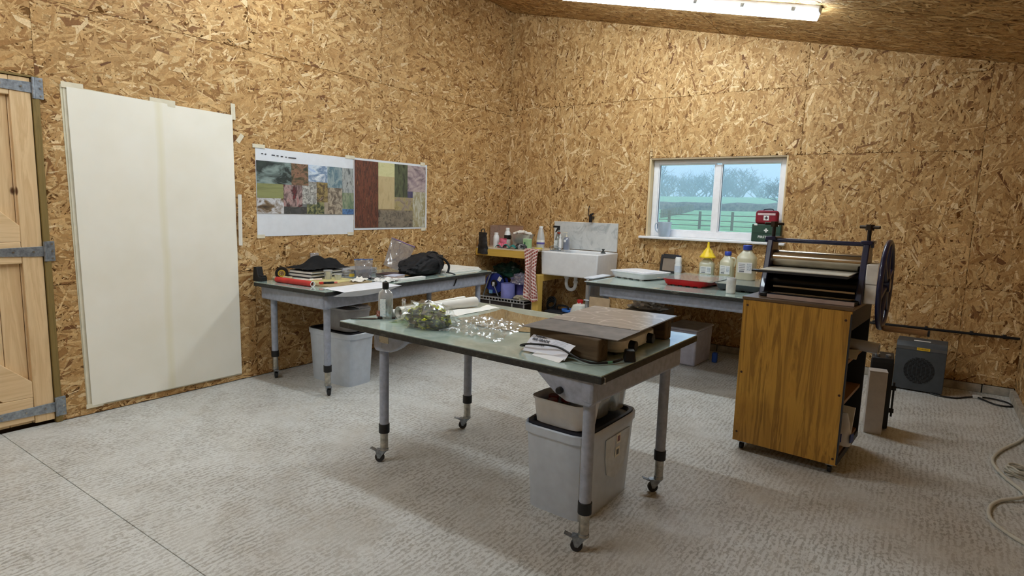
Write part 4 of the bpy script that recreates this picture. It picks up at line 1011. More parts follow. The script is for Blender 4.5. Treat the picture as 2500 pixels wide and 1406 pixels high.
hs = MB().sheet(22, 16, lambda u, v: (.10-.30*v if v > .35 else .10-.105+.105*math.cos((.35-v)/.35*PI*.5)+.02*0+.0, -.30+.58*u+.05*v, .0025+.003*nz(u*4, v*4) if v > .35 else .0025-.042*(1-math.cos((.35-v)/.35*PI*.5))-.02*(1-v/.35)*math.sin(PI*u)), .0006)
hs = hs.build('hanging_paper', mat('thin_white_paper', (222, 224, 230), .8, var=.03), None, (.965, -3.27, Z)); tag(hs, 'white sheet of paper drooping over front edge of left table', 'paper')
bk = thing('small_book', 'small pinkish paperback beside the backpack on left table', 'book', (.66, -2.66, Z), .25)
MB().box((0, 0, .013), (.11, .16, .022)).build('pages', mat('pink_pages', (206, 186, 182), .8), bk); MB().box((0, 0, .026), (.115, .165, .004)).build('cover', mat('lilac_cover', (190, 194, 214), .5), bk)
bk = thing('small_book', 'dark thin book under the backpack edge on left table', 'book', (.52, -2.58, Z), .2)
MB().box((0, 0, .012), (.17, .20, .02)).build('pages', mat('grey_pages', (120, 114, 112), .8), bk); MB().box((0, 0, .024), (.175, .205, .004)).build('cover', mat('maroon_cover', (64, 40, 44), .5), bk)
wsx = MB().box((0, 0, .010), (.05, .30, .020)).build('white_slab', WHITE, None, (.835, -2.62, Z), (0, 0, .03), bev=.002); tag(wsx, 'white rectangular slab at the front edge before the backpack', 'slab')
# black backpack
bp = thing('backpack', 'black fabric backpack slumped on left table with strap hanging down', 'backpack', (.62, -2.28, Z), math.radians(96))
FAB = mat('black_nylon', (20, 20, 23), .72, var=.3, scale=40, bump=.4, bdist=.004)
def bpf(u, v):
    a = 2*PI*u; p = PI*v-PI/2; cx, cy_, cz_ = math.cos(a)*math.cos(p), math.sin(a)*math.cos(p), math.sin(p)
    k = 1+.13*nz(cx*3.2, cy_*3.2, cz_*3.2)+.07*nz(cx*8, cy_*8, cz_*8+3)
    sgn = lambda t, e: math.copysign(abs(t)**e, t)
    x = sgn(cx, .75)*.25*k; y = sgn(cy_, .8)*.155*k; z = sgn(cz_, .7)
    top_ = .155*(1-.55*max(0, (-x-.02)/.25)**1.3*1.0+.10*max(0, x/.25))
    return (x, y, (z*.5+.5)*top_*1.22*k)
MB().grid(60, 30, bpf, wrap=True).build('bag_body', FAB, bp)
MB().tube(smooth_path([(.10, -.12, .17), (.17, -.15, .14), (.22, -.165, .08), (.20, -.17, .02)], 5), .012, 6).build('shoulder_strap', FAB, bp)
MB().tube(smooth_path([(-.04, -.10, .185), (.04, -.14, .15), (.08, -.17, .08), (.05, -.17, .02)], 5), .013, 6).build('shoulder_strap', FAB, bp)
MB().tube(smooth_path([(.12, .02, .185), (.17, .0, .205), (.225, -.02, .19), (.235, -.03, .15)], 5), .009, 6).build('grab_handle', FAB, bp)
MB().tube(smooth_path([(.18, -.16, .02), (.20, -.225, .010), (.21, -.262, -.015), (.20, -.262, -.06), (.165, -.264, -.10)], 5), .006, 6).build('loose_strap', FAB, bp)
# white boards at the far end
for i, (dx, dy, s_, lb) in enumerate(((0, 0, 1, 'lowest white mount board of the stack at far end of left table'), (-.01, .015, .97, 'middle white mount board of the stack at far end of left table'), (-.02, .02, .95, 'topmost white mount board at far end of left table'))):
    t = MB().box((0, 0, .004), (.52*s_, .62*s_, .0075)).build('mount_board', mat('white_board_%d' % i, (232-3*i, 231-3*i, 226-4*i), .8, var=.02), None, (.475+dx, -1.80+dy, Z+.0006+.0082*i), (0, 0, math.radians(2+i))); tag(t, lb, 'board', 'mount boards')

# ================================================================ SINK CORNER
CER = mat('white_glazed_ceramic', (232, 234, 236), .12, var=.02, coat=.4)
SX0, SX1, SY0, SY1, SZ0, SZ1 = .862, 1.594, -.545, -.022, .705, .980
sk = thing('butler_sink', 'deep white ceramic butler sink on the back wall', 'sink', ((SX0+SX1)/2, (SY0+SY1)/2, SZ0))
def sink_mesh():
    w_, d, h, t = SX1-SX0, SY1-SY0, SZ1-SZ0, .045
    a, b = w_/2, d/2; ia, ib = a-t, b-t
    o0 = [(-a*.97, -b*.97, 0), (a*.97, -b*.97, 0), (a*.97, b*.97, 0), (-a*.97, b*.97, 0)]; o1 = [(-a, -b, h), (a, -b, h), (a, b, h), (-a, b, h)]
    i1 = [(-ia, -ib, h), (ia, -ib, h), (ia, ib, h), (-ia, ib, h)]; i0 = [(-ia*.95, -ib*.95, .05), (ia*.95, -ib*.95, .05), (ia*.95, ib*.95, .05), (-ia*.95, ib*.95, .05)]
    vs = o0+o1+i1+i0; fs = [(3, 2, 1, 0)]
    for A_, B_ in ((0, 4), (4, 8), (8, 12)):
        for i in range(4): fs.append((A_+i, A_+(i+1) % 4, B_+(i+1) % 4, B_+i))
    fs.append((12, 13, 14, 15)); return MB().add(vs, fs)
sink_mesh().build('basin', CER, sk, bev=.016, seg=4)
MB().cyl((.0, .02, -.012), (.0, .02, .002), .045, n=20).build('waste_flange', CHROME, sk)
MB().cyl((.27, .10, .052), (.27, .10, .056), .03, n=18).build('plug_hole', CHROME, sk)
tp = thing('sink_backboard', 'pale marbled splashback board standing behind the sink', 'board', (1.145, -.010, .985))
def marble():
    g = NT('white_marble_laminate'); f, _ = g.noise(g.coord(), 5, 6, .7, dist=1.6); f2, _ = g.noise(g.coord(), 40, 3)
    c = g.ramp(f, [(.35, (172, 176, 176)), (.46, (206, 208, 206)), (.7, (218, 219, 216))]); g.l(g.mix(g.math('MULTIPLY', f2, .25), c, (190, 194, 194)), g.b.inputs['Base Color']); g.b.inputs['Roughness'].default_value = .25; return g.m
MB().box((0, 0, .163), (.85, .018, .326)).build('board', marble(), tp, bev=.002); MB().box((0, -.0005, .326), (.852, .021, .006)).build('edge_trim', WHITE, tp)
tap = thing('black_tap', 'black wall tap above the marbled splashback', 'tap', (1.24, -.02, 1.352))
MB().cyl((0, 0.015, .02), (0, -.05, .02), .017, n=14).build('body', BLACKM, tap); MB().cyl((.0, -.05, -.035), (0, -.05, .045), .020, .018, 14).build('valve', BLACKM, tap); MB().box((.012, -.05, .058), (.055, .03, .018), ry=-.5).build('lever', BLACKM, tap, bev=.004)
MB().tube(smooth_path([(-.02, -.01, .02), (-.05, -.012, .05), (-.052, -.012, .11), (-.04, -.012, .16)], 4), .005, 7).build('hose', BLACKM, tap)
bt = thing('soap_caddy', 'small wire caddy hooked on the sink rim', 'caddy', (.985, -.42, SZ1))
for p in ([(-.05, -.03, .0), (-.05, -.03, .05), (.05, -.03, .05), (.05, -.03, .0)], [(-.05, .03, .0), (-.05, .03, .03), (.05, .03, .03), (.05, .03, .0)]): MB().tube(smooth_path(p, 4), .0035, 6).build('wire', ZINC, bt)
MB().box((0, 0, .004), (.10, .06, .008)).build('tray', ZINC, bt, bev=.002)
bp_ = thing('sink_plug', 'dark sink plug standing on the right sink rim', 'plug', (1.535, -.30, SZ1)); MB().lathe([(.028, 0), (.030, .008), (.012, .022), (.010, .038), (.018, .042), (.016, .052)], 18).build('plug', mat('dark_rubber', (60, 66, 64), .5), bp_)
# waste trap
tw = thing('waste_trap', 'white plastic U-bend waste pipe under the sink', 'pipe', (1.10, -.30, .70))
MB().tube(smooth_path([(-.02, 0, 0), (-.02, 0, -.05), (-.02, 0, -.11), (.0, 0, -.155), (.04, 0, -.17), (.08, 0, -.155), (.10, 0, -.11), (.10, 0, -.05), (.10, .02, -.01), (.10, .16, .0)], 6), .021, 14).build('bend', WHITE, tw)
for x, z in ((-.02, -.03), (.10, -.075)): MB().cyl((x, 0, z-.014), (x, 0, z+.014), .029, n=16).build('nut', WHITE, tw, bev=.003)
MB().cyl((-.02, 0, -.012), (-.02, 0, .004), .042, n=18).build('flange', CHROME, tw)
# yellow timber shelf beside the sink
YT = wood('yellow_timber', (196, 154, 58), (214, 176, 84), 0, 16)
YTZ = wood('yellow_timber_post', (198, 158, 66), (216, 180, 92), 2, 16)
sh = thing('timber_shelf', 'yellow timber shelf with pale top between left wall and sink', 'shelf', (.42, -.34, 0))
MB().box((-.005, .0, .972), (.83, .62, .016)).build('shelf_top', wood('pale_ply_top', (206, 190, 162), (222, 208, 184), 0, 16), sh, bev=.002)
MB().box((-.005, -.300, .922), (.83, .042, .082)).build('front_beam', YT, sh, bev=.003)
MB().box((.44, -.25, .352), (.09, .085, .703)).build('post', YTZ, sh, bev=.003)
MB().box((.44, .02, .665), (.085, .60, .075)).build('bearer', YTZ, sh, bev=.003)
MB().box((1.0, .30, .33), (.09, .05, .66)).build('post', YTZ, sh, bev=.003)
SZ = .980
def bottle(label, loc, prof, m, capm=None, cap=None, name='bottle', sx=1, sy=1, sq=2, rz=0, labels=(), n=24, group=None):
    t = thing(name, label, 'bottle', loc, rz, group); MB().lathe(prof, n, sx=sx, sy=sy, sq=sq).build('body', m, t)
    if cap: MB().lathe(cap, 20).build('cap', capm, t)
    return t
def pump(t, z, m, d=-1):
    MB().cyl((0, 0, z), (0, 0, z+.018), .014, n=14).build('pump_collar', m, t); MB().cyl((0, 0, z+.018), (0, 0, z+.05), .0045, n=8).build('pump_stem', m, t); MB().box((d*.018, 0, z+.054), (.055, .014, .010)).build('pump_spout', m, t, bev=.003)
# black crumpled bag at the left
MB_SH = mat('shiny_black_bag', (34, 34, 36), .3, var=.5, scale=25, bump=.5, bdist=.006)
kb = thing('black_pouch', 'shiny black foil pouch hanging over left end of shelf', 'bag', (.11, -.665, .93))
MB().grid(24, 18, lambda u, v: (.075*math.cos(2*PI*u)*(1-.25*v)+.012*nz(u*5, v*5), .032*math.sin(2*PI*u)*(1-.7*v)+.01*nz(u*6, v*4, 3), -.03+.26*v+.012*nz(u*4, v*3, 7)), wrap=True).build('pouch', MB_SH, kb)
MB().tube(smooth_path([(-.03, 0, .225), (-.015, 0, .265), (.015, 0, .265), (.03, 0, .225)], 4), .006, 6).build('handle', BLACK, kb)
PK = clear('pinkish_sheet', (220, 196, 180), .35, .2)
sp_ = thing('clear_bin', 'pinkish clear plastic box front behind shelf clutter', 'box', (.20, -.20, SZ)); MB().box((0, 0, .13), (.36, .006, .26)).build('panel', PK, sp_); MB().box((-.18, -.1, .13), (.006, .2, .26)).build('panel', PK, sp_); MB().box((0, -.002, .262), (.36, .012, .006)).build('rim', mat('brown_rim', (150, 120, 96), .5), sp_)
bottle('white bottle with white cap at left of the shelf clutter', (.225, -.55, SZ), [(.034, 0), (.036, .004), (.036, .12), (.030, .145), (.022, .155)], WHITE, WHITE, [(.024, .152), (.024, .178), (.021, .180)])
t = bottle('white bottle with black label band behind pink gloves', (.30, -.42, SZ), [(.04, 0), (.042, .004), (.042, .14), (.03, .19), (.02, .205)], WHITE, WHITE, [(.024, .20), (.024, .235), (.02, .238)]); MB().lathe([(.0425, .10), (.0425, .15)], 24, cap0=False, cap1=False).build('label_band', BLACK, t)
bottle('tall white bottle with dark red cap at back of shelf', (.235, -.33, SZ), [(.035, 0), (.037, .004), (.037, .17), (.024, .20), (.018, .21)], WHITE, mat('dark_red', (150, 34, 44), .5), [(.024, .205), (.024, .232), (.02, .236)])
def glove(name, label, loc, rz, m, seed):
    t = thing(name, label, 'glove', loc, rz)
    MB().grid(20, 12, lambda u, v: (.05*math.cos(2*PI*u)*(1-.3*v)+.008*nz(u*4, v*4, seed), .03*math.sin(2*PI*u)+.006*nz(u*5, v*3, seed), .115-.07*v+.01*nz(u*3, v*3, seed)), wrap=True).build('palm', m, t)
    for i in range(5): MB().tube(smooth_path([(-.04+.02*i, -.012, .06), (-.048+.024*i, -.03-.006*(i % 3), .03), (-.05+.026*i, -.04-.005*i, .008)], 4), .010, 8, rad=[.011]*4+[.010]*4+[.007]).build('finger', m, t)
glove('rubber_glove', 'pink rubber glove draped among the shelf bottles', (.335, -.56, SZ), .3, mat('pink_rubber', (224, 110, 132), .5), 2)
MESH = mat('white_net', (216, 212, 204), .85, var=.1)
nb = thing('sponge_basket', 'clear basket heaped with white sponges on the shelf', 'basket', (.50, -.40, SZ))
MB().lathe([(.09, .0), (.095, .004), (.145, .17), (.15, .172), (.14, .168), (.088, .008)], 28, sx=1, sy=.7, sq=3).build('basket', clear('basket_plastic', (220, 216, 208), .38, .25), nb); MB().lathe([(.1, .05), (.115, .10)], 28, sx=1, sy=.7, sq=3).build('red_contents', mat('dark_red_cloth', (140, 34, 40), .8), nb)
for i, (x, y, r_) in enumerate(((-.07, 0, .2), (.0, -.03, .8), (.07, 0, -.3), (-.02, .04, .4), (.10, -.03, 1.0))): MB().box((x, y, .185+.012*(i % 2)), (.095, .06, .03), rz=r_, ry=.25*(i-2)*.5).build('sponge', mat('white_sponge', (232, 226, 216), .9), nb, bev=.008)
tq = MB().sheet(26, 14, lambda u, v: (-.17+.30*u, -.06+.11*v, .006+.045*abs(math.sin(u*9+v*2))*(.4+.6*math.sin(PI*u))+.015*nz(u*5, v*5)), .003).build('teal_cloth', printed('teal_stripe', [(20, 86, 84), (46, 156, 150), (24, 60, 66), (70, 180, 170)], 30, (1.0, 4, 1), 2, 3), None, (.44, -.58, SZ)); tag(tq, 'teal striped cloth crumpled along the shelf front edge', 'cloth')
blk_ = blob(.075, .045, .05, .3, 3, 5, .4, 24, 14).build('dark_sponge', printed('black_white_cloth', [(24, 26, 28), (50, 52, 54), (190, 190, 188)], 18, seed=5), None, (.60, -.57, SZ)); tag(blk_, 'black and white wad of cloth at right of the teal cloth', 'cloth')
gb = thing('green_carton', 'pale green small carton at right of the shelf clutter', 'carton', (.625, -.47, SZ), .1); MB().box((0, 0, .06), (.09, .06, .12)).build('box', mat('mint_card', (164, 200, 150), .6, var=.08), gb, bev=.003); MB().box((0, 0, .122), (.085, .056, .003)).build('top_flap', mat('pale_mint', (204, 222, 192), .6), gb); MB().box((-.02, -.0305, .07), (.02, .001, .025)).build('logo_mark', mat('mint_mark', (60, 120, 70), .6), gb)
MILK = clear('milk_bottle_plastic', (232, 234, 234), .55, .15, .3)
t = bottle('tall translucent milk bottle with blue band on the shelf', (.74, -.36, SZ), [(.040, 0), (.045, .006), (.045, .12), (.040, .16), (.026, .235), (.022, .25)], MILK, WHITE, [(.022, .25), (.024, .252), (.024, .272), (.021, .275)], sq=3.2, sx=1, sy=.85)
MB().lathe([(.0458, .062), (.0458, .085)], 24, sx=1, sy=.85, sq=3.2, cap0=False, cap1=False).build('label', mat('violet_band', (92, 86, 160), .6), t); MB().lathe([(.0455, .085), (.0455, .115)], 24, sx=1, sy=.85, sq=3.2, cap0=False, cap1=False).build('label', PAPER, t); MB().lathe([(.040, .006), (.0425, .03)], 24, sx=1, sy=.85, sq=3.2).build('white_liquid', WHITE, t)
t = bottle('grey-green spray bottle with black nozzle beside the splashback', (.93-.04, -.20, SZ+.004), [(.040, 0), (.042, .006), (.042, .11), (.030, .16), (.014, .215), (.014, .235)], clear('smoke_plastic', (150, 158, 154), .55, .2), BLACK, [(.016, .232), (.016, .255), (.012, .258)])
MB().box((-.03, 0, .268), (.09, .018, .024)).build('nozzle', BLACK, t, bev=.004); MB().prism([(-.01, .225), (-.04, .20), (-.045, .205), (-.02, .255)], -.005, .005, 'XZ').build('trigger', BLACK, t); MB().box((-.01, -.043, .065), (.05, .002, .09)).build('label', lab('spray_label', [(190, 200, 196), (226, 230, 228), (120, 134, 130)], 60, 5), t)
t = bottle('thin white bottle with red spout between spray and soap bottles', (.955-.02, -.235, SZ+.004), [(.018, 0), (.019, .004), (.019, .11), (.010, .14), (.010, .15)], WHITE, WHITE, [(.012, .148), (.012, .165), (.01, .168)]); MB().box((-.02, 0, .198), (.04, .014, .02)).build('red_spout', mat('rust_red', (164, 62, 36), .5), t, bev=.004); MB().cyl((0, 0, .165), (0, 0, .19), .004, n=8).build('stem', WHITE, t)
t = bottle('blue-grey soap pump bottle against the splashback', (.985, -.17, SZ+.004), [(.036, 0), (.038, .005), (.038, .115), (.030, .14), (.014, .152)], clear('blue_grey_liquid', (140, 150, 170), .7, .2), None); pump(t, .150, mat('cream_pump', (226, 218, 196), .4)); MB().cyl((0, -.0385, .105), (0, -.0395, .105), .016, n=18).build('emblem', WHITE, t)
sg_ = MB().box((0, 0, .014), (.09, .05, .028)).build('yellow_sponge', mat('yellow_sponge', (204, 190, 90), .95, var=.12), None, (.80, -.50, SZ), (0, 0, .2), bev=.006); tag(sg_, 'flat yellow sponge near the right end of the shelf', 'sponge')
# striped towel
def towel_mat():
    g = NT('red_striped_towel'); u = g.n('ShaderNodeUVMap').outputs[0]; s = g.n('ShaderNodeSeparateXYZ'); g.l(u, s.inputs[0])
    a = g.math('FRACT', g.math('MULTIPLY', s.outputs[1], 17)); b = g.math('FRACT', g.math('MULTIPLY', s.outputs[0], 7))
    m = g.math('MULTIPLY', g.math('GREATER_THAN', a, .42), g.math('GREATER_THAN', b, .18))
    g.l(g.mix(m, (226, 208, 200), (158, 78, 70)), g.b.inputs['Base Color']); g.b.inputs['Roughness'].default_value = .95; return g.m
def towel():
    t = thing('striped_towel', 'red and white striped towel hanging at left corner of sink', 'towel', (.815, -.655, .99))
    NU, NV = 22, 40
    def fn(u, v):
        # v 0 = on the shelf, then down the front
        if v < .12: y, z = .075-.085*(v/.12), .006
        else:
            h = (v-.12)/.88; y = -.012-.012*math.sin(PI*u*3)*min(1, h*3)-.012; z = .004-.60*h*(1-.10*abs(u-.62))
        h = max(0, (v-.12)/.88); wd = .19*(1-.30*math.sin(PI*min(1, h*1.1))*(1 if h < .9 else 1))
        x = (u-.5)*wd+.02*h*(1-h)*4*(-.3)+.02*h
        y -= .018*math.sin(u*11+h*2.0)*min(1, h*2)
        return (x, y, z)
    b = MB().sheet(NU, NV, fn, .004); o = b.build('towel', towel_mat(), t)
    me = o.data; uvl = me.uv_layers.new(name='UVMap'); N = NU*NV
    # skewed weave so that the bars run diagonally over the folds
    for lp in me.loops:
        i = lp.vertex_index % N; uu, vv = (i % NU)/(NU-1), (i//NU)/(NV-1); sk_ = .16 if vv < .45 else -.22
        uvl.data[lp.index].uv = (uu, vv+sk_*(uu-.5)*(1 if vv < .9 else .2))
towel()
# plastic crate and what it carries
CR = mat('grey_white_crate', (176, 176, 176), .5); SMOKE = clear('smoky_crate', (96, 94, 98), .55, .15, .25)
cr = thing('plastic_crate', 'smoky plastic crate with ribbed rim under the timber shelf', 'crate', (.345, -.40, 0))
cw, cdp, chh = .68, .36, .375
MB().box((0, 0, chh/2-.02), (cw-.03, cdp-.03, chh-.05)).build('body', mat('smoky_crate_body', (70, 66, 68), .35, var=.25, scale=6), cr, bev=.01)
for z in (chh-.04, chh-.004): MB().box((0, -cdp/2, z), (cw, .014, .010)).build('rim_bar', CR, cr)
for z in (chh-.04, chh-.004): MB().box((cw/2, 0, z), (.012, cdp, .010)).build('rim_bar', CR, cr)
for i in range(15): MB().box((-cw/2+.02+i*(cw-.04)/14, -cdp/2+.002, chh-.022), (.010, .010, .030)).build('rim_rib', CR, cr)
for x in (-cw/2+.01, -.17, .16, cw/2-.01): MB().box((x, -cdp/2-.001, (chh-.05)/2), (.016, .012, chh-.05)).build('rib', CR, cr)
MB().box((0, 0, chh-.012), (cw-.02, cdp-.02, .012)).build('top_board', mat('dim_top', (112, 110, 110), .7), cr)
CZ = chh
rlb = thing('blue_paper_roll', 'lilac-blue paper towel roll standing on the crate under shelf', 'paper roll', (.385, -.50, CZ-.003)); MB().lathe([(.085, 0), (.087, .004), (.087, .176), (.084, .18), (.03, .18), (.03, .02)], 36, cap1=False).build('roll', mat('lilac_paper', (140, 144, 214), .9, var=.04), rlb)
rlp = MB().lathe([(.075, 0), (.077, .17), (.074, .172)], 30).build('blue_paper_roll', mat('violet_paper', (104, 100, 164), .9), None, (.46, -.33, CZ)); tag(rlp, 'darker violet paper roll behind the lilac roll', 'paper roll')
rlq = MB().lathe([(.07, 0), (.072, .13), (.069, .132)], 30).build('wrapped_roll', printed('purple_pack', [(44, 40, 96), (84, 80, 140), (160, 160, 196)], 18, (1, 3, 1), 2, 4), None, (.595, -.34, CZ)); tag(rlq, 'dark purple wrapped roll right of the lilac roll', 'paper roll')
# blue cable reel
rv = thing('cable_reel', 'blue cable drum on a bent metal stand under shelf', 'cable reel', (.175, -.46, CZ), .15)
BLU = mat('blue_plastic', (36, 52, 130), .4)
MB().lathe([(.05, -.06), (.125, -.062), (.128, -.056), (.06, -.05), (.06, .05), (.128, .056), (.125, .062), (.05, .06)], 36).build('drum', BLU, rv, (.0, .02, .16), (PI/2, 0, 0))
MB().lathe([(.061, -.05), (.098, -.048), (.098, .048), (.061, .05)], 30).build('wound_cable', BLACK, rv, (0, .02, .16), (PI/2, 0, 0))
MB().cyl((0, -.05, .16), (0, -.066, .16), .042, n=20).build('hub', BLACK, rv, bev=.004); MB().box((0, -.070, .15), (.03, .008, .05)).build('hub_label', WHITE, rv)
MB().tube(smooth_path([(-.14, -.07, .0), (-.10, -.07, .12), (-.045, -.07, .27), (-.02, -.065, .29), (.02, -.03, .29)], 5), .010, 8).build('stand', ZINC, rv); MB().tube([(.005, -.075, .145), (.075, -.08, .004)], .008, 8).build('crank', ZINC, rv); MB().tube([(-.14, .09, .01), (.12, .09, .01)], .008, 8).build('stand', ZINC, rv)
MB().box((.075, -.055, .215), (.045, .003, .055), rz=0, ry=.5).build('white_label', PAPER, rv); MB().box((-.035, -.072, .055), (.05, .003, .045)).build('blue_label', mat('light_blue_tag', (110, 160, 206), .5), rv)
gg = blob(.20, .12, .12, .45, 2.4, 4.4, .4, 40, 22).build('green_sack', mat('dark_green_plastic', (24, 52, 44), .35, var=.5, scale=10, bump=.6, bdist=.01), None, (.25, -.30, CZ+.23)); tag(gg, 'dark green plastic sack stuffed above the cable reel', 'sack')
cl = blob(.13, .08, .09, .45, 3.4, 9.4, .4, 40, 22).build('clear_sack', clear('lilac_film', (206, 202, 226), .35, .35, .15), None, (.52, -.42, CZ+.175)); tag(cl, 'crumpled clear plastic bag above the rolls under shelf', 'bag')
wr_ = blob(.10, .07, .035, .4, 3.4, 2.4, .4, 30, 16).build('string_tangle', mat('cream_string', (186, 178, 154), .9, var=.2, scale=60, bump=.6), None, (.59, -.50, CZ)); tag(wr_, 'tangle of cream string at right end of the crate top', 'string')
pc = MB().box((0, 0, .15), (.05, .12, .30)).build('white_carton', mat('grey_card', (178, 176, 172), .7), None, (.735, -.42, CZ), (0, 0, .05), bev=.003); pc.location.z = .0; pc.location = (.75, -.45, 0); pc.scale = (1, 1, 2.0); tag(pc, 'tall pale carton beside the timber post under shelf', 'carton')
# toolbox, blue dish, jerrycan
tb_ = thing('toolbox', 'black toolbox on the floor under the sink', 'toolbox', (1.12, -.42, 0))
MB().box((0, 0, .13), (.40, .24, .26), top=.94).build('body', mat('black_toolbox', (38, 40, 48), .5), tb_, bev=.012); MB().box((0, 0, .275), (.385, .23, .03)).build('lid', mat('black_toolbox_lid', (30, 32, 38), .5), tb_, bev=.01); MB().box((.05, -.122, .235), (.04, .012, .03)).build('latch', CHROME, tb_, bev=.003)
MB().tube(smooth_path([(-.09, 0, .29), (-.07, 0, .345), (.05, 0, .345), (.07, 0, .29)], 5), .012, 8).build('handle', BLACK, tb_)
bd = MB().lathe([(.06, 0), (.078, .006), (.082, .03), (.076, .032), (.062, .008)], 30).build('blue_dish', mat('bright_blue', (62, 120, 206), .35), None, (1.20, -.44, .291)); tag(bd, 'shallow bright blue dish on top of toolbox', 'dish')
hs_ = thing('hose_coil', 'black hose coil on floor between timber post and toolbox', 'hose', (.885, -.30, .0)); MB().tube([(.055*math.cos(a), .055*math.sin(a)*.5, .30+.055*math.sin(a)+.004*a) for a in [i*.4 for i in range(40)]], .012, 8).build('hose', BLACK, hs_); MB().box((0, .02, .12), (.06, .10, .24)).build('stand', BLACKM, hs_, bev=.006)
jc = thing('jerrycan', 'milky jerrycan with red cap standing left of the window table', 'jerrycan', (1.44, -.62, 0))
MB().lathe([(.085, 0), (.09, .006), (.09, .36), (.07, .42), (.03, .435), (.028, .45)], 32, sx=.9, sy=1.1, sq=4.5).build('body', mat('milky_plastic', (208, 208, 200), .45, var=.04), jc); MB().lathe([(.032, .44), (.034, .442), (.034, .475), (.03, .478)], 20).build('cap', mat('red_cap', (186, 42, 44), .4), jc)
# clear crate and board leaning at the end of the window table
ct = thing('clear_crate', 'clear ribbed plastic crate upended at left end of window table', 'crate', (1.90, -1.12, 0))
MB().box((-.02, 0, .41), (.05, .40, .80)).build('shell', clear('crate_plastic', (222, 228, 234), .25, .3, .15), ct, bev=.02)
for z in (.2, .4, .6, .78): MB().box((-.02, -.203, z), (.056, .008, .010)).build('rib', mat('frosty_rib', (214, 222, 232), .35), ct)
MB().box((-.01, 0, .812), (.10, .40, .014)).build('rim', mat('frosty_rib', (214, 222, 232), .35), ct, bev=.004)
cp = MB().box((0, 0, .33), (.012, .21, .66)).build('hardboard_panel', mat('beige_hardboard', (186, 164, 134), .8, var=.05), None, (2.085, -1.455, 0), (0, 0, PI/2-.02)); tag(cp, 'beige hardboard panel leaning under left end of window table', 'panel')
# things stored under the window table
bx = thing('white_box', 'white lidded storage box on floor under window table', 'storage box', (2.66, -.60, 0), -.05); MB().box((0, 0, .17), (.30, .42, .34), top=1.06).build('body', mat('lilac_white_box', (196, 196, 212), .5, var=.06), bx, bev=.015); MB().box((0, 0, .352), (.335, .46, .022)).build('lid', mat('lilac_white_lid', (206, 206, 218), .45), bx, bev=.008)
bb_ = MB().box((0, 0, .05), (.05, .05, .10)).build('blue_bottle', mat('deep_blue_plastic', (40, 80, 160), .4), None, (2.90, -.50, 0), bev=.012); tag(bb_, 'small blue pot on floor right of the white storage box', 'pot')
sb = thing('stacked_carton', 'long grey carton under the window table behind near table', 'carton', (2.24, -.62, 0), .05); MB().box((0, 0, .24), (.36, .55, .48)).build('carton', mat('grey_carton', (156, 152, 148), .8), sb, bev=.005); MB().box((0, 0, .482), (.35, .06, .003)).build('tape', MASK_TAPE, sb)
wb_ = blob(.17, .10, .06, .45, 3.0, 6.6, .4, 40, 20).build('plastic_bundle', clear('white_film', (236, 236, 238), .5, .3, .2), None, (2.27, -.72, .486)); tag(wb_, 'bundle of whitish plastic film on the carton under window table', 'bundle')
pp = MB().sheet(10, 6, lambda u, v: (-.10+.20*u, -.05+.02*v+.05*u*u, .18+.16*v-.16*u), .001).build('curled_paper', PAPER, None, (3.32, -.60, 0)); pp.location = (3.36, -1.0, .10); tag(pp, 'curled white paper corner sticking out beside cabinet under window table', 'paper')
MBsup = MB().box((0, 0, .075), (.30, .14, .15)).build('paper_holder', mat('dim_brown_box', (110, 92, 70), .8), None, (3.40, -.93, 0), bev=.005); tag(MBsup, 'small brown box on floor behind press cabinet', 'box')

# ================================================================ THINGS ON THE WINDOW TABLE
Z = TR_
def photo_tray(label, loc, rz, L, W, H, m):
    t = thing('photo_tray', label, 'tray', loc, rz); a = 8
    MB().lathe([(.42, .012), (.44, .010), (.482, H-.008), (.50, H-.006), (.50, H), (.475, H), (.43, .02), (.40, .016)], 48, sx=L, sy=W, sq=a).build('tray', m, t)
    for i in range(5):
        for s_ in (-1, 1): MB().box((-L*.34+i*L*.17, s_*W*.37, .006), (.035, .03, .012)).build('foot', m, t, bev=.003)
    return t
WT = mat('tray_white', (234, 236, 240), .35, var=.02)
t1 = photo_tray('white ribbed photo tray stacked upside-down at left of window table', (2.195, -.80, Z), math.radians(-18), .47, .44, .068, WT)
MB().box((0, 0, .070), (.36, .32, .006)).build('raised_base', WT, t1, bev=.002); MB().box((0, 0, .074), (.26, .22, .006)).build('raised_panel', WT, t1, bev=.002)
t2 = photo_tray('bright red photo tray under a clear sheet on window table', (2.765, -.93, Z), math.radians(-4), .42, .50, .062, mat('tray_red', (214, 28, 34), .35, var=.05))
t3 = photo_tray('dark grey photo tray carrying a glass sheet on window table', (3.235, -.92, Z), math.radians(-4), .42, .50, .062, mat('tray_grey', (92, 98, 104), .4, var=.05))
SHT = clear('perspex_sheet', (232, 238, 236), .22, .30, .05)
g1 = MB().box((0, 0, .002), (.50, .64, .004)).build('perspex_sheet', SHT, None, (2.79, -.88, Z+.0625), (0, 0, math.radians(-4))); tag(g1, 'clear perspex sheet lying over the red tray', 'sheet')
g2 = MB().box((0, 0, .002), (.40, .60, .004)).build('glass_sheet', SHT, None, (3.265, -.90, Z+.0625), (0, 0, math.radians(-4))); tag(g2, 'clear glass sheet lying over the grey tray', 'sheet')
cn = thing('white_tin', 'plain white cylindrical tin standing at front of window table', 'tin', (3.205, -1.30, Z)); MB().lathe([(.034, 0), (.037, .003), (.037, .126), (.035, .130), (.033, .129), (.033, .02)], 28).build('tin', mat('tin_white', (216, 218, 218), .35, var=.04), cn); MB().lathe([(.0378, .012), (.0378, .112)], 28, cap0=False, cap1=False).build('sleeve', mat('tin_sleeve', (226, 226, 224), .5), cn)
JUG = clear('milky_bottle', (232, 232, 206), .62, .12, .3)
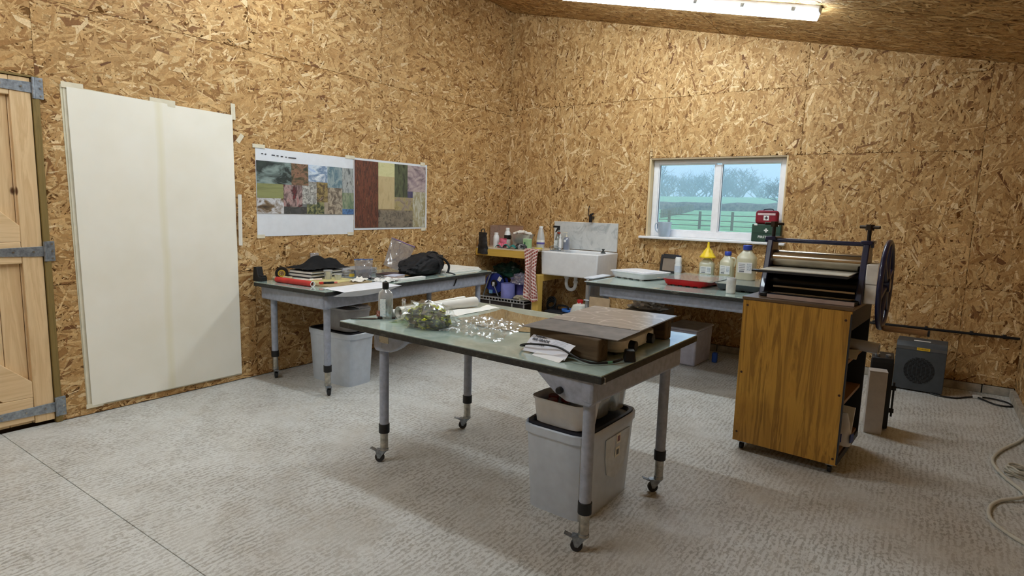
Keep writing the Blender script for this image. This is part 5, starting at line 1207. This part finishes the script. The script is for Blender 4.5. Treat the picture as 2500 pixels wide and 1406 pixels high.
LIQ = mat('pale_yellow_liquid', (206, 206, 166), .3, var=.03)
def chem(label, loc, r, h, rz, handle=False, funnel=False):
    t = thing('chemical_bottle', label, 'bottle', loc, rz)
    MB().lathe([(r*.92, 0), (r, .008), (r, h*.60), (r*.94, h*.66), (r*.42, h*.84), (r*.36, h*.86), (r*.36, h*.90)], 36, sq=3.2, sx=1, sy=.82).build('body', JUG, t)
    MB().lathe([(r*.88, .006), (r*.94, .012), (r*.94, h*.5)], 36, sq=3.2, sx=1, sy=.82).build('liquid', LIQ, t)
    if not funnel:
        MB().lathe([(r*.46, h*.86), (r*.47, h*.865), (r*.47, h*.985), (r*.42, h)], 22).build('cap', mat('blue_cap', (52, 74, 170), .35), t)
    f = mat('chemical_label', (226, 228, 228), .6, var=.02)
    MB().box((0, -r*.825, h*.36), (r*1.42, .002, h*.30)).build('label', f, t)
    MB().box((r*.42, -r*.838, h*.38), (r*.44, .002, h*.20)).build('hazard_mark', lab('hazard_print', [(80, 100, 120), (214, 220, 224), (120, 140, 156)], 60, 6), t)
    for i in range(4): MB().box((-r*.30, -r*.838, h*(.46-.05*i)), (r*.62, .0015, h*.012)).build('print_line', mat('grey_print', (120, 124, 130), .7), t)
    MB().box((-r*.30, -r*.838, h*.25), (r*.5, .0015, h*.04)).build('print_block', mat('grey_print', (120, 124, 130), .7), t)
    if handle: MB().tube(smooth_path([(r*.55, 0, h*.78), (r*1.05, 0, h*.76), (r*1.12, 0, h*.62), (r*.98, 0, h*.48)], 5), r*.12, 8).build('handle', JUG, t)
    return t
t = chem('milky bottle topped by an upturned yellow funnel on window table', (2.678, -.22, Z), .075, .235, .1, funnel=True)
YF_ = mat('yellow_funnel', (238, 204, 36), .4, var=.04)
fn_ = thing('yellow_funnel', 'yellow plastic funnel upturned on a milky bottle', 'funnel', (2.678, -.22, Z+.208)); MB().lathe([(.078, 0), (.080, .002), (.080, .010), (.072, .018), (.030, .085), (.014, .105), (.010, .155), (.006, .158)], 32, cap0=False).build('cone', YF_, fn_)
MB().lathe([(.082, 0), (.082, .006)], 32, cap0=False, cap1=False).build('rim', YF_, fn_)
for a in range(4): MB().box((.047*math.cos(a*PI/2+.6), .047*math.sin(a*PI/2+.6), .055), (.004, .004, .05), ry=0).build('rib', YF_, fn_)
chem('smaller milky bottle with blue cap, middle of the three by window', (2.885, -.24, Z), .070, .285, -.1, handle=True)
chem('largest milky bottle with blue cap standing on the glass sheet', (3.180, -.72, Z+.0668), .085, .315, .05)
wbt = bottle('slim white bottle with dark cap against wall under window', (2.335, -.10, Z), [(.034, 0), (.036, .004), (.037, .10), (.032, .115), (.034, .13), (.033, .17), (.026, .185)], WHITE, mat('dark_blue_cap', (44, 48, 70), .4), [(.026, .183), (.027, .185), (.027, .198), (.024, .20)], sq=2.6)
MB().lathe([(.0375, .02), (.0380, .09)], 24, sq=2.6, cap0=False, cap1=False).build('label', mat('blue_white_label', (206, 214, 228), .5), wbt)
pf = thing('picture_frame', 'black open frame leaning on wall behind white tray', 'frame', (2.225, -.075, Z), 0); pf.rotation_euler = (-.22, 0, 0)
fm = MB()
for c, d in (((-.095, 0, .10), (.025, .014, .20)), ((.095, 0, .10), (.025, .014, .20)), ((0, 0, .185), (.17, .014, .045)), ((0, 0, .012), (.17, .014, .024))): fm.box(c, d)
fm.build('frame', BLACKM, pf, bev=.003); MB().box((0, .003, .10), (.168, .003, .15)).build('pane', clear('dusty_pane', (206, 196, 184), .3, .1), pf)

# ================================================================ ON THE WINDOW SILL
SL = WZ0+.0025
jg = thing('measuring_jug', 'translucent plastic jug on left end of window sill', 'jug', (2.12, -.005, SL)); MB().lathe([(.056, 0), (.060, .006), (.076, .150), (.080, .160), (.076, .160), (.070, .148), (.056, .010)], 30).build('jug', clear('jug_plastic', (214, 226, 236), .5, .15, .3), jg); MB().tube(smooth_path([(-.070, 0, .145), (-.105, 0, .135), (-.10, 0, .07), (-.064, 0, .04)], 5), .007, 8).build('handle', clear('jug_plastic'), jg)
fa = thing('first_aid_box', 'dark green first aid box with white cross on window sill', 'first aid box', (3.185, -.012, SL), 0)
GRN = mat('dark_green_plastic_box', (44, 72, 58), .45, var=.05)
MB().box((0, 0, .088), (.275, .085, .176)).build('case', GRN, fa, bev=.010, seg=3); MB().box((0, -.0435, .088), (.255, .002, .004)).build('seam', mat('green_seam', (30, 54, 42), .5), fa)
CW = mat('white_print', (232, 234, 230), .5, var=.01)
MB().box((0, -.0435, .115), (.040, .002, .014)).build('cross', CW, fa); MB().box((0, -.0437, .115), (.014, .002, .040)).build('cross', CW, fa)
text('FIRST AID', CW, .034, fa, (.0, -.0432, .048), (PI/2, 0, 0), 'lettering', 'CENTER', .0008, .0008)
for x in (-.10, .10): MB().box((x, -.043, .170), (.03, .006, .018)).build('catch', WHITE, fa, bev=.002)
ra = thing('first_aid_bag', 'small dark red first aid bag on top of the green box', 'first aid bag', (3.178, -.012, SL+.176))
MB().box((0, 0, .068), (.215, .085, .136)).build('bag', mat('maroon_fabric', (134, 22, 40), .6, var=.1), ra, bev=.030, seg=4)
MB().box((0, -.0435, .100), (.165, .002, .020)).build('white_strip', mat('pale_strip', (214, 190, 190), .6), ra); MB().box((0, -.0435, .062), (.050, .002, .046)).build('badge', CW, ra)
DRD = mat('dark_cross', (60, 24, 40), .6); MB().box((0, -.0445, .062), (.032, .002, .010)).build('cross', DRD, ra); MB().box((0, -.0447, .062), (.010, .002, .032)).build('cross', DRD, ra)
MB().tube(smooth_path([(-.035, 0, .132), (-.03, 0, .146), (.04, 0, .150), (.055, 0, .134)], 4), .005, 6).build('carry_loop', mat('dark_strap', (40, 28, 50), .7), ra)
MB().tube(smooth_path([(-.095, -.040, .118), (0, -.0445, .122), (.095, -.040, .118)], 4), .002, 5).build('zip', mat('dark_strap', (40, 28, 50), .7), ra)

# ================================================================ PRESS CABINET AND ETCHING PRESS
TEAK = wood('teak_veneer', (126, 88, 26), (196, 148, 58), 2, 17, .42, c3=(174, 126, 44))
TEAKX = wood('teak_veneer_shelf', (118, 84, 44), (150, 112, 64), 1, 9, .5)
DKS = mat('dark_blue_black_board', (38, 40, 46), .5)
cab = thing('press_cabinet', 'teak-veneered cabinet with open side shelves carrying the press', 'cabinet', (3.944, -2.366, 0), math.radians(-4.8))
cw, cdp, z0, z1 = .585, .625, .062, .966
MB().box((0, -cdp/2+.009, (z0+z1-.02)/2), (cw, .018, z1-z0-.02)).build('front_panel', TEAK, cab, bev=.002)
MB().box((0, cdp/2-.009, (z0+z1-.02)/2), (cw, .018, z1-z0-.02)).build('back_panel', DKS, cab, bev=.002)
MB().box((-cw/2+.009, 0, (z0+z1-.02)/2), (.018, cdp-.038, z1-z0-.02)).build('side_panel', DKS, cab, bev=.001)
MB().box((0, 0, z1-.009), (cw+.012, cdp+.006, .018)).build('top_board', wood('dark_top', (74, 56, 38), (104, 82, 58), 0, 12, .3), cab, bev=.002)
MB().box((0, 0, z0+.05), (cw-.022, cdp-.040, .018)).build('shelf', TEAKX, cab); MB().box((cw/2-.010, 0, z0+.02), (.018, cdp-.04, .04)).build('plinth', DKS, cab)
for z in (.40, .64): MB().box((.0, 0, z), (cw-.03, cdp-.040, .020)).build('shelf', TEAKX, cab)
MB().box((cw/2-.010, 0, z1-.075), (.018, cdp-.04, .11)).build('top_rail', DKS, cab); MB().box((cw/2-.003, -cdp/2+.010, .5), (.008, .021, z1-z0-.04)).build('edge_strip', DKS, cab)
SCR = mat('brown_screw_cap', (66, 40, 20), .6)
for x, z in ((-.265, .915), (.265, .895), (-.27, .50), (.27, .47), (-.27, .12), (.27, .10)): MB().cyl((x, -cdp/2-.001, z), (x, -cdp/2+.002, z), .007, n=12).build('screw_cap', SCR, cab)
for x, y in ((-.25, -.26), (.25, -.26), (-.25, .26), (.25, .26)):
    cst = MB().box((x, y, .054), (.04, .04, .016)).build('caster', ZINC, cab); MB().cyl((x-.010, y, .024), (x+.010, y, .024), .024, n=16).build('wheel', BLACK, cst, bev=.003)
# shelf contents
ro = tube_thing('plastic_roll', 'clear plastic roll sticking out of the top cabinet shelf', 'roll', (4.02, -2.19, .688), (4.33, -2.24, .678), .034, clear('film_roll', (222, 226, 234), .92, .2, .2), clear('film_roll_end', (226, 228, 232), .6, .3, .2))
pz_ = MB().sheet(8, 6, lambda u, v: (-.10+.22*u, -.10+.2*v, .002+.02*u*v), .001).build('shelf_paper', PAPER, None, (4.12, -2.44, .652)); tag(pz_, 'white paper on the top cabinet shelf below the plastic roll', 'paper')
pw = thing('powder_bag', 'white and blue packet on the bottom cabinet shelf', 'packet', (4.170, -2.46, z0+.0595), -.25); MB().grid(24, 14, lambda u, v: (.085*math.cos(2*PI*u)*(1-.35*v**2), .05*math.sin(2*PI*u)*(1-.8*v)+.01*nz(u*4, v*4), .19*v+.008*nz(u*5, v*5, 3)), wrap=True).build('packet', mat('white_packet', (226, 228, 232), .5, var=.04), pw); MB().box((.02, -.053, .05), (.06, .004, .05)).build('blue_panel', mat('packet_blue', (40, 66, 150), .5), pw); MB().box((.088, .0, .05), (.004, .05, .05)).build('blue_panel', mat('packet_blue', (40, 66, 150), .5), pw)
fo = MB().box((0, 0, .095), (.16, .012, .19), ry=0).build('white_folder', WHITE, None, (4.16, -2.33, z0+.0605), (-.25, 0, -.2)); tag(fo, 'white folder leaning behind the packet on the bottom cabinet shelf', 'folder')
# --- the press
BLUEB = mat('blue_black_enamel', (28, 32, 66), .3, var=.15, coat=.3)
STEEL = mat('polished_steel', (196, 190, 176), .18, 1, var=.06, scale=6)
PB = z1
pr = thing('etching_press', 'dark blue etching press with steel roller and spoked wheel', 'etching press', (3.965, -2.37, PB), math.radians(-3.5))
HX = .262
for s_ in (-1, 1):
    MB().prism([(-.155, 0), (.155, 0), (.155, .03), (.085, .30), (.085, .355), (-.045, .355), (-.06, .30), (-.10, .16), (-.14, .05)], s_*HX-.017, s_*HX+.017, 'YZ').build('side_frame', BLUEB, pr, bev=.006)
    MB().box((s_*HX, .02, .348), (.062, .15, .022)).build('frame_cap', BLUEB, pr, bev=.005)
    sc_ = MB().cyl((s_*HX, .015, .35), (s_*HX, .015, .43), .011, n=14).build('pressure_screw', BLACKM, pr)
    MB().cyl((s_*HX, .015, .418), (s_*HX, .015, .452), .024, n=6).build('screw_head', mat('dark_brown_steel', (62, 52, 44), .4, .7), sc_); MB().cyl((s_*HX-.052, .015+.02*s_, .437), (s_*HX+.052, .015-.02*s_, .437), .0095, n=12).build('tommy_bar', mat('dark_brown_steel', (62, 52, 44), .4, .7), sc_)
    MB().cyl((s_*(HX+.02), -.02, .338), (s_*(HX+.034), -.02, .338), .020, n=6).build('tie_nut', BLUEB, pr)
MB().cyl((-HX, -.02, .338), (HX, -.02, .338), .013, n=18).build('tie_bar', BLUEB, pr)
MB().cyl((-HX+.017, .0, .228), (HX-.017, .0, .228), .050, n=40).build('top_roller', STEEL, pr)
MB().cyl((-HX+.017, .0, .085), (HX-.017, .0, .085), .045, n=32).build('bottom_roller', BLACKM, pr)
BED = mat('grey_bed_board', (206, 203, 188), .5, var=.06)
MB().box((-.015, -.04, .160), (.475, .52, .014)).build('bed', mat('bed_black', (34, 34, 36), .5), pr, bev=.002)
MB().box((-.01, -.045, .1695), (.47, .505, .005)).build('felt_blanket', BED, pr, bev=.001); MB().box((-.262, -.25, .158), (.07, .05, .012)).build('bed_stop', BLACKM, pr, bev=.003)
MB().box((0, .05, .10), (.49, .02, .19)).build('back_web', BLACKM, pr)
for z, y in ((.062, -.13), (.020, -.15)): MB().box((.02, y, z), (.44, .016, .010)).build('cross_rod', STEEL, pr)
MB().box((.03, -.20, .012), (.46, .11, .022)).build('lower_tray', mat('tray_blue_black', (40, 42, 54), .3), pr, bev=.002); MB().box((.03, -.257, .013), (.46, .006, .022)).build('tray_lip', mat('pinkish_lip', (176, 156, 146), .5), pr)
MB().box((-.235, -.17, .012), (.04, .08, .022)).build('foot', BLACKM, pr, bev=.004); MB().box((.245, -.17, .012), (.04, .08, .022)).build('foot', BLACKM, pr, bev=.004)
gx = HX+.017
MB().box((gx+.032, -.02, .118), (.062, .17, .225)).build('gear_cover', mat('cream_cover', (236, 234, 226), .5, var=.04), pr, bev=.006); MB().box((gx+.032, -.106, .118), (.063, .002, .004)).build('cover_seam', mat('seam_grey', (150, 146, 138), .6), pr)
# wheel: rim, hub, spokes, crank
wx, wz, wr2 = gx+.090, .112, .246
whl = MB(); whl.tube([(wx, wr2*math.cos(a), wz+wr2*math.sin(a)) for a in [2*PI*i/56 for i in range(56)]], .0145, 10, closed=True)
wh = whl.build('hand_wheel', BLUEB, pr)
MB().cyl((wx-.03, 0, wz), (wx+.025, 0, wz), .040, n=20).build('hub', BLUEB, wh, bev=.004); MB().cyl((gx-.02, 0, wz), (wx-.02, 0, wz), .016, n=14).build('axle', STEEL, wh)
for i in range(6):
    a = 2*PI*i/6+.3; d = Vector((0, math.cos(a), math.sin(a)))
    MB().tube([Vector((wx, 0, wz))+d*.03, Vector((wx, 0, wz))+d*.15, Vector((wx, 0, wz))+d*wr2], .012, 8, rad=[.017, .012, .011]).build('spoke', BLUEB, wh)
ca = -PI/2-.10; cy2, cz2 = wr2*math.cos(ca), wz+wr2*math.sin(ca)
MB().lathe([(.012, 0), (.017, .01), (.0165, .10), (.018, .20), (.016, .215)], 18).build('crank_handle', wood('crank_wood', (120, 86, 48), (150, 112, 68), 2, 20), wh, (wx+.012, cy2, cz2), (0, PI/2, 0)); MB().cyl((wx+.226, cy2, cz2), (wx+.236, cy2, cz2), .018, n=16).build('crank_end', BLACK, wh)

# ================================================================ RIGHT-HAND CORNER
hp2 = thing('panel_heater', 'upright pale grey panel box standing behind press cabinet', 'heater', (4.322, -1.72, 0), math.radians(8))
MB().box((0, 0, .215), (.105, .10, .43)).build('case', mat('pale_grey_case', (204, 198, 192), .55, var=.04), hp2, bev=.003); MB().box((0, 0, .432), (.107, .102, .006)).build('top_edge', mat('pale_grey_top', (196, 190, 184), .5), hp2)
rd = thing('black_machine', 'small black machine with dials behind the pale panel box', 'machine', (4.335, -1.585, 0), math.radians(4))
MB().box((0, 0, .245), (.135, .12, .47)).build('body', BLACK, rd, bev=.008); MB().prism([(-.06, .47), (.06, .47), (.06, .53), (-.06, .505)], -.065, .065, 'YZ').build('sloped_top', mat('black_panel', (34, 34, 36), .4), rd, bev=.006)
for x in (-.035, .03): MB().cyl((x, -.02, .505), (x, -.022, .527), .016, n=16).build('dial', ZINC, rd)
for z in (.14, .30): MB().cyl((.066, -.03, z), (.095, -.03, z), .016, n=14).build('side_knob', BLACK, rd)
MB().box((.082, -.03, .22), (.012, .02, .24)).build('side_bar', BLACK, rd)
he = thing('fan_heater', 'dark grey industrial fan heater with round slotted grille', 'heater', (4.565, -.235, 0), math.radians(-2))
HG = mat('heater_grey', (66, 70, 74), .5, var=.06); HG2 = mat('heater_grey_top', (84, 84, 84), .45, var=.05)
MB().prism([(-.125, 0.012), (.125, .012), (.125, .425), (-.095, .425), (-.125, .385)], -.178, .178, 'YZ').build('case', HG, he, bev=.004)
MB().box((0, -.125, .372), (.352, .004, .026)).build('top_band', HG2, he)
MB().box((.0, -.045, .4275), (.12, .028, .006)).build('carry_handle', mat('handle_white', (206, 204, 198), .5), he, bev=.003)
MB().box((.015, -.128, .372), (.092, .003, .022)).build('warning_label', mat('yellow_warning', (236, 190, 40), .5), he); text('WARNING', mat('label_black', (40, 34, 20), .6), .016, he, (.015, -.130, .372), (PI/2, 0, 0), 'lettering')
gm_ = MB()
for i in range(19):
    z = .185+(i-9)*.0118; hw = math.sqrt(max(0, .112**2-(z-.185)**2)); n = max(1, int(hw*2/.030)); 
    for j in range(n):
        x = -hw+(j+.5)*2*hw/n; gm_.box((x, -.1262, z), (2*hw/n-.006, .003, .0065))
gm_.build('grille_slots', mat('grille_black', (10, 10, 12), .6), he)['kind'] = 'stuff'
for x in (-.15, .15):
    for y in (-.10, .10): MB().box((x, y, .006), (.03, .03, .012)).build('foot', BLACK, he)
hc = MB().tube(smooth_path([(4.66, -.372, .009), (4.74, -.40, .008), (4.83, -.385, .008), (4.90, -.30, .008), (4.955, -.245, .010)], 8), .0065, 8).build('heater_cable', BLACK, None); tag(hc, 'black cable trailing from fan heater along the floor', 'cable')
h2 = MB().tube(smooth_path([(4.99, -.235, .012), (5.08, -.21, .010), (5.17, -.25, .008), (5.19, -.36, .008), (5.10, -.39, .008), (5.02, -.30, .009), (4.985, -.255, .012)], 8), .0065, 8).build('heater_cable', BLACK, None); tag(h2, 'black cable loop by the corner kerb right of fan heater', 'cable')
cn_ = thing('cable_connector', 'small white connector joining black cables on floor', 'connector', (4.972, -.245, 0), .2); MB().box((0, 0, .014), (.05, .03, .026)).build('shell', WHITE, cn_, bev=.005); MB().box((.03, 0, .014), (.02, .024, .02)).build('socket', WHITE, cn_, bev=.004)
# white extension lead
WC = mat('white_cable', (206, 202, 188), .5, var=.03)
ex = MB().tube(smooth_path([(5.195, -1.15, .010), (5.13, -1.35, .010), (5.02, -1.62, .010), (4.965, -1.86, .010), (5.00, -2.10, .010), (5.065, -2.30, .014), (5.05, -2.40, .020), (4.95, -2.50, .010), (4.90, -2.63, .010), (4.895, -2.78, .010), (4.95, -2.90, .010), (5.02, -2.98, .010), (5.12, -3.05, .010)], 10), .0095, 10).build('extension_cable', WC, None); tag(ex, 'thick white cable looping over floor at right edge', 'cable')
e2 = MB().tube(smooth_path([(5.20, -2.05, .012), (5.12, -2.16, .012), (5.075, -2.32, .010), (5.085, -2.50, .010), (5.13, -2.66, .010), (5.20, -2.78, .010)], 8), .0085, 8).build('extension_cable', WC, None); tag(e2, 'second white cable curve at right edge beside the wound bundle', 'cable')
wdn = thing('cable_bundle', 'bundle of wound white cable lying on floor by right wall', 'cable', (5.10, -2.0, 0))
for i in range(9):
    rr_ = random.Random(i); pth = [(.095*math.cos(a)*(1-.04*i)+rr_.uniform(-.01, .01), .055*math.sin(a)+rr_.uniform(-.012, .012), .012+.010*(i % 4)+.008*math.sin(a*2+i)) for a in [2*PI*k/10 for k in range(10)]]
    MB().tube(smooth_path(pth, 4, True), .0065, 7, closed=True).build('cable_turn', WC, wdn)
MB().tube(smooth_path([(.02, -.04, .03), (.015, -.05, .09), (-.005, -.01, .13), (.01, .05, .09), (.02, .045, .01)], 5), .007, 7).build('binding_turn', WC, wdn)
